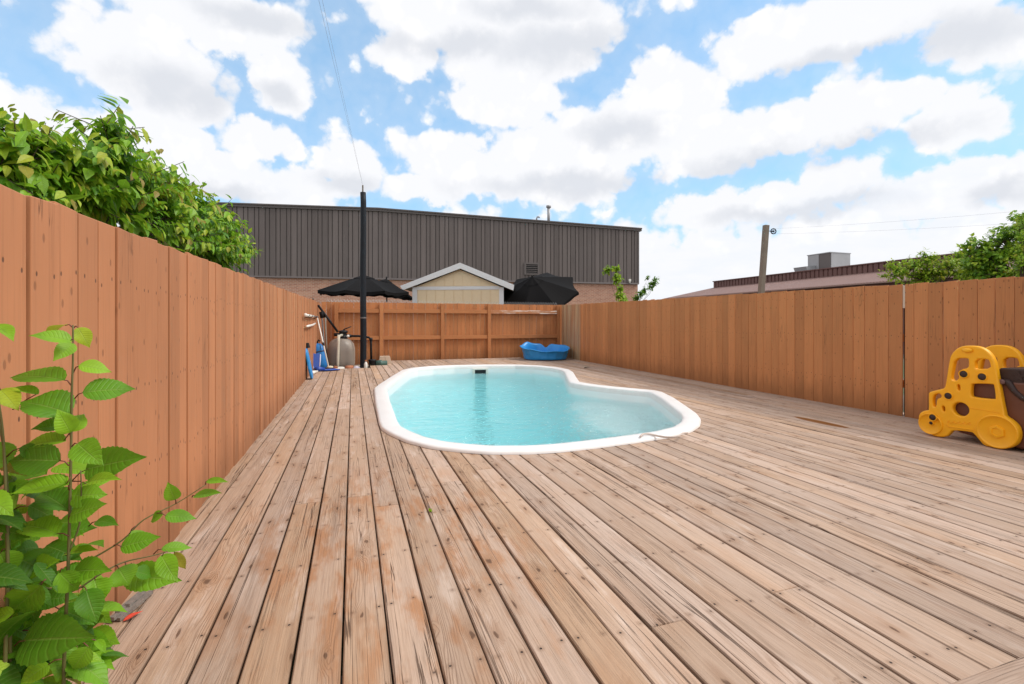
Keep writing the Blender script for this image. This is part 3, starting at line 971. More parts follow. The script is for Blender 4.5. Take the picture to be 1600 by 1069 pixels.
while s < BL - .05:                                           # ribbed sheeting: flat pan, narrow rib
    w = .30 if k % 2 else .20
    e = min(BL, s + w)
    r0, r1 = roofz(s) - .18, roofz(e - .045) - .18
    mb.hexa([wq(s, -.3, ZC + .06), wq(e - .045, -.3, ZC + .06), wq(e - .045, .06, ZC + .06), wq(s, .06, ZC + .06)],
            [wq(s, -.3, r0), wq(e - .045, -.3, r1), wq(e - .045, .06, r1), wq(s, .06, r0)], 0, rb.random())
    mb.hexa([wq(e - .045, -.3, ZC + .06), wq(e, -.3, ZC + .06), wq(e, .018, ZC + .06), wq(e - .045, .018, ZC + .06)],
            [wq(e - .045, -.3, r1), wq(e, -.3, r1), wq(e, .018, r1), wq(e - .045, .018, r1)])
    s = e; k += 1
mb.build('cladding', CLAD, gb, fix=True)
mb = MB()
mb.hexa([wq(BL - .06, -14, ZC), wq(BL + .03, -14, ZC), wq(BL + .03, .085, ZC), wq(BL - .06, .085, ZC)],
        [wq(BL - .06, -14, roofz(BL) - .18), wq(BL + .03, -14, roofz(BL) - .18), wq(BL + .03, .085, roofz(BL) - .18), wq(BL - .06, .085, roofz(BL) - .18)])
mb.build('corner_trim', DTRIM, gb, fix=True)
mb = MB()
for (d0, d1, za, zb) in ((-.3, .12, -.18, -.065), (-.3, .17, -.064, 0)):
    for a, b in ((0, sk_), (sk_, BL + .18)):
        mb.hexa([wq(a, d0, roofz(a) + za), wq(b, d0, roofz(b) + za), wq(b, d1, roofz(b) + za), wq(a, d1, roofz(a) + za)],
                [wq(a, d0, roofz(a) + zb), wq(b, d0, roofz(b) + zb), wq(b, d1, roofz(b) + zb), wq(a, d1, roofz(a) + zb)])
mb.build('fascia', DTRIM, gb, fix=True)
mb = MB()
mb.hexa([wq(0, -.31, roofz(0) - .1), wq(BL, -.31, roofz(BL) - .1), wq(BL, -14, roofz(BL) - .1), wq(0, -14, roofz(0) - .1)],
        [wq(0, -.31, roofz(0) - .02), wq(BL, -.31, roofz(BL) - .02), wq(BL, -14, roofz(BL) - .02), wq(0, -14, roofz(0) - .02)])
mb.build('roof', DTRIM, gb, fix=True)
mb = MB()
mb.hexa([wq(0, -.02, ZC - .03), wq(BL, -.02, ZC - .03), wq(BL, .11, ZC - .03), wq(0, .11, ZC - .03)], [wq(0, -.02, ZC + .055), wq(BL, -.02, ZC + .055), wq(BL, .09, ZC + .055), wq(0, .09, ZC + .055)])
mb.build('flashing', DTRIM, gb, fix=True)
# louvred vent
s0, t0 = wall_s(818.5); s1, _ = wall_s(842)
z1 = CH + (HZ - 410.5) / FP * t0; z0 = CH + (HZ - 429.5) / FP * t0
mb = MB()
fw = .10
def wbox(mb, a, b, d0, d1, za, zb):
    mb.hexa([wq(a, d0, za), wq(b, d0, za), wq(b, d1, za), wq(a, d1, za)], [wq(a, d0, zb), wq(b, d0, zb), wq(b, d1, zb), wq(a, d1, zb)])
wbox(mb, s0, s1, .062, .12, z1 - fw, z1); wbox(mb, s0, s1, .062, .12, z0, z0 + fw * .6)
wbox(mb, s0, s0 + fw, .062, .118, z0 + fw * .6, z1 - fw); wbox(mb, s1 - fw, s1, .062, .118, z0 + fw * .6, z1 - fw)
vent = mb.build('vent', DTRIM, gb, fix=True)
mb = MB(); wbox(mb, s0 + fw, s1 - fw, .064, .070, z0 + fw * .6, z1 - fw); mb.build('vent_shade_panel', SHADE, vent, fix=True)  # solid dark panel behind the slats, shade put into its colour
mb = MB()
nsl = 5
for i in range(nsl):
    zz = z0 + fw * .6 + (z1 - z0 - fw * 1.6) * (i + .5) / nsl
    mb.hexa([wq(s0 + fw, .072, zz - .005), wq(s1 - fw, .072, zz - .005), wq(s1 - fw, .112, zz - .035), wq(s0 + fw, .112, zz - .035)],
            [wq(s0 + fw, .072, zz + .008), wq(s1 - fw, .072, zz + .008), wq(s1 - fw, .112, zz - .018), wq(s0 + fw, .112, zz - .018)])
mb.build('louvre_slats', DTRIM, vent, fix=True)
# small white sensor box on the cladding
s0, t0 = wall_s(982.5); zz = CH + (HZ - 439) / FP * t0
mb = MB(); wbox(mb, s0 - .07, s0 + .07, .062, .17, zz - .06, zz + .09); wbox(mb, s0 - .05, s0 + .05, .08, .15, zz - .12, zz - .062)
mb.build('wall_sensor', WHITE, gb, bevel=.015, fix=True)
# two roof flues
def flue(px, pt, r, cap):
    s, t = wall_s(px)
    q = BA + bd * s - bn * .8
    zt = CH + (HZ - pt) / FP * (t + .8)
    f = MB()
    f.tube([(q.x, q.y, roofz(s) - .1), (q.x, q.y, zt - .12)], r, 12)
    if cap:
        f.lathe([(r * 1.02, zt - .16), (r * 1.7, zt - .14), (r * 1.7, zt - .02), (.01, zt + .01)], Matrix.Translation((q.x, q.y, 0)), 14)
    return f
fl = flue(863.5, 321, .085, True).build('roof_flue', GALV, smooth=True)
tag(fl, 'tall capped metal flue pipe rising from the warehouse roof', 'flue')
s, t = wall_s(843.5)
q = BA + bd * s - bn * .7
zt = CH + (HZ - 335) / FP * t
mb = MB(); mb.tube([(q.x, q.y, roofz(s) - .1), (q.x, q.y, zt - .1), (q.x + .03, q.y - .03, zt), (q.x + .12, q.y - .03, zt + .02), (q.x + .17, q.y - .03, zt - .05)], .045, 10)
tag(mb.build('vent_pipe', GALV, smooth=True), 'short bent vent pipe on the warehouse roof beside the taller capped flue', 'pipe')

# ------------------------------------------------------------------ gabled shed (faces the camera)
ST = 16.0
sc_ = ST / FP
base = at(716, HZ, ST); base.z = -.4
shd = thing('garden_shed', 'cream gabled garden shed with white trim just behind the back fence', 'shed', tuple(base))
ex, ey = Vector((C_, -S_, 0)), Vector((S_, C_, 0))
def sq(px, py, d=0.0):                                        # photo position on the shed's front, d metres behind it
    return base + ex * ((px - 716) * sc_) + ey * d + Vector((0, 0, CH + (HZ - py) * sc_ + .4))
def spr(mb, pts, d0, d1):
    mb.prism([sq(*p, d0) for p in pts], ey * (d1 - d0))
GY = HZ + (CH + .4) / sc_
mb = MB()
spr(mb, [(648, GY), (785, GY), (785, 449), (718.5, 421), (648, 449)], 0, 3.2)
mb.build('wall', CREAM, shd, fix=True)
mb = MB()
for i in range(10):                                           # raised battens between the grooves
    a = 653 + i * 14.2; b = min(a + 13.1, 779)
    spr(mb, [(a, GY), (b, GY), (b, 453.5), (a, 453.5)], -.014, -.001)
for i in range(10):
    a = 653 + i * 14.2; b = min(a + 13.1, 781)
    f = lambda x: 447 - (26.5 * (1 - abs(x - 718) / 66.0)) if abs(x - 718) < 66 else 447
    if b < a: continue
    pts = [(a, 447), (b, 447), (b, min(446.8, f(b) + 4))] + ([(718, f(718) + 4)] if a < 718 < b else []) + [(a, min(446.8, f(a) + 4))]
    spr(mb, pts, -.014, -.001)
mb.build('siding', CREAM, shd, fix=True)
mb = MB()
spr(mb, [(644.5, GY), (652, GY), (652, 449), (644.5, 449)], -.030, -.001)
spr(mb, [(780, GY), (787, GY), (787, 449), (780, 449)], -.030, -.001)
spr(mb, [(652.2, 453.2), (779.8, 452.5), (779.8, 447.2), (652.2, 448)], -.026, -.001)
mb.build('trim', WTRIM, shd, fix=True)
mb = MB()
spr(mb, [(630.8, 454), (627, 447.5), (719.5, 411.5), (720, 420.5)], -.17, -.13)
spr(mb, [(720, 420.5), (719.5, 411.5), (803.5, 446), (802, 454.5)], -.17, -.13)
mb.build('bargeboard', WTRIM, shd, fix=True)
mb = MB()
spr(mb, [(630.8, 452), (627.4, 447), (719.5, 411), (720, 417)], -.128, 3.5)
spr(mb, [(720, 417), (719.5, 411), (803.2, 445.5), (802, 451.5)], -.128, 3.5)
mb.build('roof', DTRIM, shd, fix=True)

# ------------------------------------------------------------------ parasols in the next yard
def parasol(name, label, hub, Rr, h, tilt_axis, tilt, foot, rot=22.5, sag=.05):
    g_ = thing(name, label, 'parasol', (foot[0], foot[1], -.4), 'black parasols in the yard behind')
    hub = Vector(hub)
    rotm = Matrix.Rotation(tilt, 4, Vector(tilt_axis))
    mtx = Matrix.Translation(hub) @ rotm
    mb = MB()
    NS, NR = 6, 6
    for k in range(8):
        a0, a1 = R(rot + 45 * k), R(rot + 45 * (k + 1))
        grid = []
        for i in range(NR + 1):
            s = .14 + .86 * i / NR
            row = []
            for j in range(NS + 1):
                f = j / NS
                e0 = Vector((math.cos(a0), math.sin(a0), 0)) * Rr * s
                e1 = Vector((math.cos(a1), math.sin(a1), 0)) * Rr * s
                p_ = e0.lerp(e1, f)
                z = -h * (s ** 1.12) - sag * math.sin(math.pi * f) * s * (.5 + .5 * s)
                pin = 1 - .06 * math.sin(math.pi * f) * s
                row.append(mb.add([mtx @ Vector((p_.x * pin, p_.y * pin, z))]))
            grid.append(row)
        for i in range(NR):
            for j in range(NS):
                mb.face((grid[i][j], grid[i + 1][j], grid[i + 1][j + 1], grid[i][j + 1]))
        # short valance hanging from the hem
        top = grid[-1]
        low = [mb.add([Vector(mb.v[q]) + (rotm @ Vector((0, 0, -.10 - .02 * math.sin(j * 2.1))))]) for j, q in enumerate(top)]
        for j in range(NS):
            mb.face((top[j], low[j], low[j + 1], top[j + 1]))
    cn_ = mb.build('canopy', FABRIC, g_)
    mb = MB()
    for k in range(8):
        a0, a1 = R(rot + 45 * k), R(rot + 45 * (k + 1))
        q = [(0, 0, .03), (math.cos(a0) * Rr * .24, math.sin(a0) * Rr * .24, -h * .17), (math.cos(a1) * Rr * .24, math.sin(a1) * Rr * .24, -h * .17)]
        mid = [(math.cos((a0 + a1) / 2) * Rr * .22, math.sin((a0 + a1) / 2) * Rr * .22, -h * .20)]
        i0 = mb.add([mtx @ Vector(v) for v in (q[0], q[1], mid[0], q[2])])
        mb.face((i0, i0 + 1, i0 + 2)); mb.face((i0, i0 + 2, i0 + 3))
    mb.build('vent_cap', FABRIC, cn_)
    mb = MB(); mb.lathe([(.012, .02), (.03, .05), (.034, .08), (.02, .11), (.004, .12)], mtx, 10); mb.build('finial', BLACKP, g_, smooth=True)
    mb = MB()
    for k in range(8):
        a0 = R(rot + 45 * k)
        mb.tube([mtx @ Vector((.03, .0, -.06)), mtx @ Vector((math.cos(a0) * Rr * .99, math.sin(a0) * Rr * .99, -h - .015))], .010, 5)
    mb.build('ribs', BLACKP, g_)
    mb = MB()
    joint = mtx @ Vector((0, 0, -.55))
    mb.tube([mtx @ Vector((0, 0, .02)), joint, (foot[0], foot[1], joint.z - .12), (foot[0], foot[1], -.34)], .024, 10)
    mb.build('pole', BLACKP, g_, smooth=True)
    mb = MB(); mb.lathe([(.26, 0), (.26, .05), (.20, .075), (.04, .10), (.04, .2)], Matrix.Translation((foot[0], foot[1], -.4)), 24)
    mb.build('base', CONC, g_)
    return g_
q = at(569, 431, 15.6)
parasol('parasol', 'open black parasol directly behind the tall black pole, left of the cream shed', q, 1.50, .52, (1, 0, 0), R(2), (q.x, q.y + .02), 22.5)
q = at(603.5, 437, 17.9)
parasol('parasol', 'smaller black parasol partly hidden behind another parasol, finial beside the left shed eave', q, 1.12, .50, (0.3, 1, 0), R(9), (q.x + .02, q.y), 8)
q = at(832, 434, 17.2)
parasol('parasol', 'black parasol tilted towards the pool, right of the cream shed', q, 1.62, .66, ex - ey * .42, R(34), (q.x + .05, q.y + .35), 22.5 - math.degrees(TH), .03)

# ------------------------------------------------------------------ brown industrial building on the right
bb = thing('industrial_building', 'low brown industrial building with corrugated roof beyond the right fence', 'building', (30, 20, -.4))
mb = MB(); mb.box(24.25, 40, 4, 32.2, -.4, 3.01); mb.build('wall', RUSTB, bb)
mb = MB()
y = 3.5; k = 0
while y < 32.6:
    w = .075
    zo = .035 if k % 2 else 0.0
    mb.hexa([(24.0, y, 2.97), (29.0, y, 3.97), (29.0, y + w, 3.97), (24.0, y + w, 2.97)], [(24.0, y, 3.02 + zo), (29.0, y, 4.02 + zo), (29.0, y + w, 4.02 + zo), (24.0, y + w, 3.02 + zo)])
    y += w; k += 1
mb.build('roof', ROOFM, bb)
mb = MB()
y = 3.5; k = 0
while y < 32.5:
    w = .22 if k % 2 == 0 else .09
    mb.box(29.0 - (.05 if k % 2 == 0 else 0), 29.4, y, y + w, 3.9, 4.53)
    y += w; k += 1
mb.build('parapet', RUSTB, bb)
mb = MB(); mb.box(28.88, 29.45, 3.4, 32.6, 4.535, 4.60); mb.build('coping', RUSTB, bb)
mb = MB(); mb.box(29.41, 40, 4, 32.2, 4.1, 4.35); mb.build('flat_roof', GALV, bb)
# rooftop air handler
ac0 = at(1262, 412, 33.5); ac1 = at(1314, 412, 30.5)
acx = 31.0
au = thing('rooftop_air_unit', 'grey boxy air handling unit with sloping intake hood on the brown building roof', 'air conditioner', (acx + 1, 24, 4.35))
pa, pb, pc = px_x(1262, 400, acx), px_x(1296, 400, acx), px_x(1279, 400, acx)
zb_, zt_ = 4.50, CH + (HZ - 399.5) / FP * 34.0
yl, ym, yr = pa.y, pc.y, pb.y
mb = MB(); mb.box(acx, acx + 1.9, ym, yl, zb_, zt_ - .02); mb.build('body', GALV, au, bevel=.02)
mb = MB(); mb.box(acx + .02, acx + 1.9, yr, ym - .005, zb_, zt_ - .02); mb.build('fan_section', DTRIM, au, bevel=.02)
mb = MB(); mb.box(acx + .1, acx + 1.9, yr - .06, yr - .004, zb_, zt_ - .02); mb.box(acx - .02, acx + 1.95, yr - .08, yl + .05, zt_ - .018, zt_ + .04); mb.build('casing', GALV, au)
mb = MB()
mb.hexa([(acx - .75, ym + .2, zb_ + .10), (acx - .02, ym + .2, zb_), (acx - .02, yl + .35, zb_), (acx - .75, yl + .35, zb_ + .10)],
        [(acx - .95, ym + .2, zb_ + .52), (acx - .02, ym + .2, zb_ + .62), (acx - .02, yl + .35, zb_ + .62), (acx - .95, yl + .35, zb_ + .52)])
mb.build('intake_hood', GALV, au)
mb = MB(); mb.box(acx + .1, acx + 1.8, yr + .1, yl - .1, 4.35, zb_ - .002); mb.build('curb', GALV, au)

# ------------------------------------------------------------------ poles, lines
pb_ = gp(567.5, 576); pole = at(567.5, 300, 11.6)
mb = MB()
pts = [(pole.x, pole.y, -.45)] + [(pole.x + .006 * math.sin(i * 1.7), pole.y, z) for i, z in enumerate((0, .8, 1.6, 2.4, 3.2, 4.0, 4.25))]
mb.tube(pts, [.076, .075, .074, .073, .072, .070, .068, .067], 20)
up = thing('utility_pole', 'tall black tarred pole standing by the pool filter, rising above the back fence', 'pole', (pole.x, pole.y, -.45))
mb.build('shaft', TAR, up, smooth=True)
mb = MB(); mb.tube([(pole.x - .01, pole.y - .02, 4.24), (pole.x - .01, pole.y - .02, 4.42)], .018, 8); mb.build('bracket', GREYW, up)
mb = MB()
mb.lathe([(.0745, 1.16), (.078, 1.165), (.078, 1.19), (.0745, 1.195)], Matrix.Translation((pole.x, pole.y, 0)), 20, cap=False)
mb.build('band', DTRIM, up, smooth=True)
def cable(p, q, sag, r, n=40):
    p, q = Vector(p), Vector(q)
    m_ = MB()
    m_.tube([p.lerp(q, i / n) - Vector((0, 0, sag * 4 * (i / n) * (1 - i / n))) for i in range(n + 1)], r, 5)
    return m_
top = Vector((pole.x - .01, pole.y - .02, 4.41))
e1, e2 = at(498, 0, 4.4), at(503.5, 0, 4.5)
for e, lab in ((e1, 'thin overhead wire running from the black pole, the left one of two'), (e2, 'thin overhead wire running from the black pole, the right one of two')):
    far_ = top + (e - top) * 2.2
    tag(cable(top, far_, .0, .0013).build('overhead_wire', WIRE), lab, 'wire', 'wires from the black pole')
# clothes-line post beyond the right fence
TP = 8.5
b0, b1 = at(1189.5, 455, TP), at(1197, 352, TP)
dirp = (b1 - b0).normalized()
low = b0 - dirp * ((b0.z + .4) / dirp.z)
cp = thing('clothesline_post', 'leaning grey wooden post with a pulley beyond the right fence', 'post', tuple(low))
mb = MB()
L = (b1 - low).length
mt = Matrix.Translation((low + b1) / 2) @ dirp.to_track_quat('Z', 'Y').to_matrix().to_4x4() @ Matrix.Rotation(TH * .6, 4, 'Z')
mb.obox(mt, .083, .083, L)
mb.build('shaft', GREYW, cp, bevel=.006)
pc_ = at(1208.5, 361.5, TP)
mb = MB()
axis = ey
for rr_ in (.046,):
    ring_ = []
    for k in range(25):
        a = k / 24 * 2 * math.pi
        ring_.append(pc_ + ex * (rr_ * math.cos(a)) + Vector((0, 0, rr_ * math.sin(a))))
    mb.tube(ring_, .009, 8, caps=False)
for k in range(3):
    a = k * math.pi / 3 + .3
    v = ex * (.044 * math.cos(a)) + Vector((0, 0, .044 * math.sin(a)))
    mb.tube([pc_ - v, pc_ + v], .004, 6)
mb.lathe([(.014, -.014), (.014, .014)], Matrix.Translation(pc_) @ ey.to_track_quat('Z', 'Y').to_matrix().to_4x4(), 12)
pul = mb.build('pulley', BLACKP, cp, smooth=True)
mb = MB(); mb.tube([at(1199.5, 361, TP), pc_ - ex * .01], .007, 6); mb.build('hook', BLACKP, pul)
l1 = cable(pc_ + Vector((0, 0, .046)), at(1600, 325, 6.8) + (at(1600, 325, 6.8) - pc_) * .6, .06, .0011)
tag(l1.build('clothesline', WIRE), 'thin clothes line leaving the top of the pulley on the leaning post', 'wire', 'clothes lines from the pulley')
l2 = cable(pc_ - Vector((0, 0, .046)), at(1600, 340, 6.8) + (at(1600, 340, 6.8) - pc_) * .6, .06, .0011)
tag(l2.build('clothesline', WIRE), 'thin clothes line leaving the underside of the pulley on the leaning post', 'wire', 'clothes lines from the pulley')

# ------------------------------------------------------------------ pool equipment in the far left corner
GZ = -.09
fx, fy = -.27, 12.65
sf = thing('sand_filter', 'grey beige domed sand filter tank with black valve in the far left corner', 'pool filter', (fx, fy, GZ))
mb = MB()
mb.lathe([(.24, GZ + .02), (.30, GZ + .05), (.325, GZ + .11), (.33, GZ + .2), (.33, GZ + .45), (.325, GZ + .52), (.30, GZ + .61), (.255, GZ + .68), (.19, GZ + .735), (.12, GZ + .765), (.08, GZ + .77)], Matrix.Translation((fx, fy, 0)), 40)
mb.build('tank', TANK, sf, smooth=True)
mb = MB(); mb.lathe([(.22, GZ), (.25, GZ), (.25, GZ + .06), (.2, GZ + .06)], Matrix.Translation((fx, fy, 0)), 32); mb.build('base', BLACKP, sf)
vz = GZ + .765
mb = MB()
mb.lathe([(.10, vz), (.105, vz + .03), (.085, vz + .05), (.08, vz + .12), (.105, vz + .14), (.11, vz + .165), (.09, vz + .19), (.03, vz + .20)], Matrix.Translation((fx + .05, fy - .05, 0)), 24)
mb.tube([(fx + .05, fy - .05, vz + .09), (fx - .16, fy - .14, vz + .09)], .04, 12)
mb.tube([(fx + .05, fy - .05, vz + .06), (fx + .24, fy - .08, vz + .05)], .04, 12)
vv_ = mb.build('valve', BLACKP, sf, smooth=True)
mb = MB(); mb.tube([(fx + .05, fy - .05, vz + .20), (fx + .08, fy - .08, vz + .225), (fx + .24, fy - .10, vz + .29)], [.016, .016, .011], 8); mb.build('handle', BLACKP, vv_, smooth=True)
mb = MB(); mb.lathe([(.03, -.02), (.035, 0), (.035, .03), (.01, .035)], Matrix.Translation((fx + .16, fy - .12, vz + .05)) @ Matrix.Rotation(R(90), 4, 'X'), 14); mb.build('gauge', WHITE, vv_, smooth=True)
mb = MB(); mb.tube([(fx - .05, fy - .36, vz + .09), (fx - .058, fy - .37, vz - .1), (fx - .07, fy - .39, GZ + .3), (fx - .075, fy - .40, GZ)], .034, 14)
mb.tube([(fx - .05, fy - .36, vz + .055), (fx + .03, fy - .08, vz + .085)], .03, 12)
mb.build('return_pipe', simple('cream_pipe', (.66, .60, .48), .5), sf, smooth=True)
mb = MB()
ppx = px_y(579.5, 530, 12.3)
mb.tube([(fx + .24, fy - .08, vz + .05), (fx + .42, fy - .18, vz + .05), (ppx.x - .05, 12.3, vz + .02), (ppx.x, 12.3, vz - .03), (ppx.x + .01, 12.3, GZ + .22)], .028, 12)
mb.lathe([(.042, vz - .06), (.042, vz + .01)], Matrix.Translation((ppx.x, 12.3, 0)), 12)
mb.build('pump_pipe', BLACKP, sf, smooth=True)
a_, b_ = px_y(497, 477, 12.55), px_y(528, 519, 12.5)
mb = MB(); mb.tube([b_, a_], .028, 12)
c1_ = px_y(502.5, 487, 12.56)
mb.tube([c1_, px_y(504.5, 497, 12.56)], .06, 10)
mb.build('waste_pipe', BLACKP, sf, smooth=True)
# dark rods leaning in the corner
for (p_, q_, m_, lab) in (((503, 490), (508.5, 572), DTRIM, 'dark rod leaning in the corner, left of the paler brown rod by the filter'), ((508, 493), (511.5, 573), GREYW, 'thin brown grey rod leaning in the corner right beside the filter tank')):
    mb = MB(); mb.tube([px_y(*p_, 13.3), px_y(q_[0], 569, 12.7) * 1.0 + Vector((0, 0, -.06))], .021, 8)
    tag(mb.build('leaning_rod', m_, smooth=True), lab, 'rod')
# pump
pp = thing('pool_pump', 'small dark green pool pump on the ground right of the black pole', 'pump', (ppx.x + .14, 12.3, GZ))
mb = MB()
mb.lathe([(.075, GZ + .03), (.085, GZ + .06), (.085, GZ + .19), (.095, GZ + .20), (.095, GZ + .235), (.03, GZ + .245)], Matrix.Translation((ppx.x + .03, 12.28, 0)), 20)
mb.build('strainer', BLACKP, pp, smooth=True)
mb = MB()
mt = Matrix.Translation((ppx.x + .24, 12.3, GZ + .13)) @ Matrix.Rotation(R(90), 4, 'Y')
mb.lathe([(.03, -.13), (.075, -.12), (.08, -.03), (.088, -.02), (.088, .02), (.07, .03), (.07, .15), (.02, .16)], mt, 20)
mb.build('motor', TEAL, pp, smooth=True)
mb = MB(); mb.box(ppx.x - .06, ppx.x + .36, 12.22, 12.38, GZ, GZ + .035); mb.build('base', BLACKP, pp, bevel=.01)
# bottle
q = px_y(571.5, 568, 12.0)
bt = thing('bottle', 'small white bottle standing at the foot of the black pole', 'bottle', (q.x, q.y, GZ))
mb = MB(); mb.lathe([(.035, GZ), (.04, GZ + .01), (.04, GZ + .16), (.018, GZ + .20), (.016, GZ + .215)], Matrix.Translation((q.x, q.y, 0)), 16); mb.build('body', WHITE, bt, smooth=True)
mb = MB(); mb.lathe([(.021, GZ + .212), (.021, GZ + .245), (.005, GZ + .247)], Matrix.Translation((q.x, q.y, 0)), 14); mb.build('cap', TERRA, bt, smooth=True)
# tapered tan block
q = gp(599, 568.5)
q = Vector((.80, 12.85, 0))
bk = MB()
zz = .0015
w0, w1, hh = .165, .125, .185
for sx in (0, 1):
    x0_, x1_ = q.x - w0 + sx * w0 + (.003 if sx else 0), q.x + sx * w0 - (.003 if not sx else 0)
    t0_, t1_ = q.x - w1 + sx * w1 + (.003 if sx else 0), q.x + sx * w1 - (.003 if not sx else 0)
    bk.hexa([(x0_, q.y - .12, zz), (x1_, q.y - .12, zz), (x1_, q.y + .12, zz), (x0_, q.y + .12, zz)],
            [(t0_, q.y - .09, hh), (t1_, q.y - .09, hh), (t1_, q.y + .09, hh), (t0_, q.y + .09, hh)])
bk.box(q.x - .035, q.x - .006, q.y - .03, q.y + .03, hh, hh + .012); bk.box(q.x + .04, q.x + .07, q.y - .03, q.y + .03, hh, hh + .010)
tag(bk.build('concrete_block', CONC, bevel=.008), 'tan tapered concrete block on the deck edge right of the pump', 'block')
# odds and ends in front of the filter
for i, (px_, m_, kind, lab) in enumerate(((531, WHITE, 'ring', 'round pale lid lying in front of the filter tank'), (545, TERRA, 'pipe', 'broken terracotta pipe end on the ground at the right of the filter tank'),
                                          (524, TERRA, 'shard', 'terracotta shard on the ground below the cream filter pipe'), (557, simple('lilac_bag', (.55, .52, .62), .5), 'bag', 'crumpled lilac white bag between the filter and the black pole'))):
    q = px_y(px_, 572, 12.08 if i != 0 else 12.1)
    mb = MB()
    if kind == 'ring':
        mb.lathe([(.12, 0), (.13, .012), (.12, .03), (.03, .036)], Matrix.Translation((q.x, q.y, GZ + .03)) @ Matrix.Rotation(R(14), 4, 'X'), 24)
        nm, ct = 'bucket_lid', 'lid'
    elif kind == 'pipe':
        mb.tube([(q.x - .06, q.y - .03, GZ + .06), (q.x + .08, q.y + .08, GZ + .06)], .058, 16)
        nm, ct = 'clay_pipe', 'pipe'
    elif kind == 'shard':
        mb.prism([(q.x - .06, q.y, GZ), (q.x + .07, q.y - .02, GZ), (q.x + .05, q.y, GZ + .09), (q.x - .02, q.y + .01, GZ + .11)], (0, .02, .01))
        nm, ct = 'clay_shard', 'shard'
    else:
        rr_ = random.Random(4)
        nm, ct = 'plastic_bag', 'bag'
        rings_ = []
        for r_, z_ in ((.06, 0), (.085, .03), (.07, .07), (.03, .10)):
            rings_.append(mb.add([(q.x + math.cos(k * .785) * r_ * rr_.uniform(.7, 1.2), q.y + math.sin(k * .785) * r_ * rr_.uniform(.7, 1.2), GZ + z_) for k in range(8)]))
        for a, b in zip(rings_, rings_[1:]):
            for k in range(8):
                mb.face((a + k, a + (k + 1) % 8, b + (k + 1) % 8, b + k))
        mb.face([rings_[-1] + k for k in range(8)])
    tag(mb.build(nm, m_, smooth=(kind in ('ring', 'pipe'))), lab, ct)

# white pole leaning by the filter, with a mop head at its foot
p0, p1 = px_y(513.5, 576, 11.72), px_y(489, 467, 12.6)
p0.z = .03
lp = thing('skimmer_pole', 'long white leaning pole with black grip in the far left corner', 'pole', tuple(p0))
mb = MB(); mb.tube([p0, p0.lerp(p1, .90)], .0155, 10); mb.build('tube', WHITE, lp, smooth=True)
mb = MB(); mb.tube([p0.lerp(p1, .90), p1], .019, 10); mb.build('grip', BLACKP, lp, smooth=True); mb = MB(); mb.tube([p0.lerp(p1, .30), p0.lerp(p1, .345)], .021, 10); mb.build('clamp', BLACKP, lp, smooth=True)
mb = MB(); mb.lathe([(.01, .0015), (.055, .004), (.075, .03), (.06, .055), (.015, .065)], Matrix.Translation((p0.x + .03, p0.y, 0)), 16); mb.build('mop_head', simple('cream_foam', (.62, .54, .40), .8), lp, smooth=True)
# pole stored along the left fence on hooks, with a vacuum head
hp = thing('stored_pole', 'white and grey pole hung level on the left fence near the corner', 'pole', (-.77, 10.4, 1.19))
mb = MB(); mb.tube([(-.765, 8.9, 1.19), (-.765, 10.5, 1.19)], .022, 10); mb.build('white_half', WHITE, hp, smooth=True)
mb = MB(); mb.tube([(-.765, 10.5, 1.19), (-.765, 11.9, 1.19)], .016, 10); mb.build('grey_half', DTRIM, hp, smooth=True)
mb = MB(); mb.lathe([(.015, 0), (.03, .012), (.03, .05), (.015, .06)], Matrix.Translation((-.765, 8.80, 1.19)) @ Matrix.Rotation(R(-90), 4, 'X'), 14); mb.build('end_knob', WHITE, hp, smooth=True)
for y in (9.3, 10.0, 11.2):
    mb = MB(); mb.tube([(-.815, y, 1.155), (-.765, y, 1.16), (-.735, y, 1.20)], .008, 6); mb.build('hook', BLACKP, hp)
mb = MB()
mb.tube([(-.775, 9.15, .99), (-.77, 9.6, 1.0), (-.77, 10.3, 1.01), (-.775, 11.2, 1.045)], [.018, .022, .022, .016], 10)
tag(mb.build('brush_head', WHITE, smooth=True), 'curved white pool brush hung on the left fence below the stored pole', 'brush')
# blue kickboard leaning on the left fence
mb = MB()
oy, oz = 9.62, .002
pro = []
for k in range(28):
    a = k / 28 * 2 * math.pi
    cy = math.copysign(abs(math.cos(a)) ** .6, math.cos(a)) * .17
    cz = math.copysign(abs(math.sin(a)) ** .7, math.sin(a)) * .29
    pro.append((cy * (1 - .12 * (cz > 0)), cz + .295))
pts = [(-.700 - .11 * z / .6, oy + y_, oz + z) for y_, z in pro]
mb.prism(pts, (-.042, 0, 0))
kb = thing('kickboard', 'blue kickboard leaning upright against the left fence, nearest of the blue things', 'kickboard', (-.72, oy, 0))
mb.build('board', BLUEB, kb, bevel=.012, fix=True)
mb = MB(); mb.tube([(-.80, oy, .59), (-.806, oy - .01, .68)], [.05, .03], 10); mb.build('strap', BLACKP, kb)
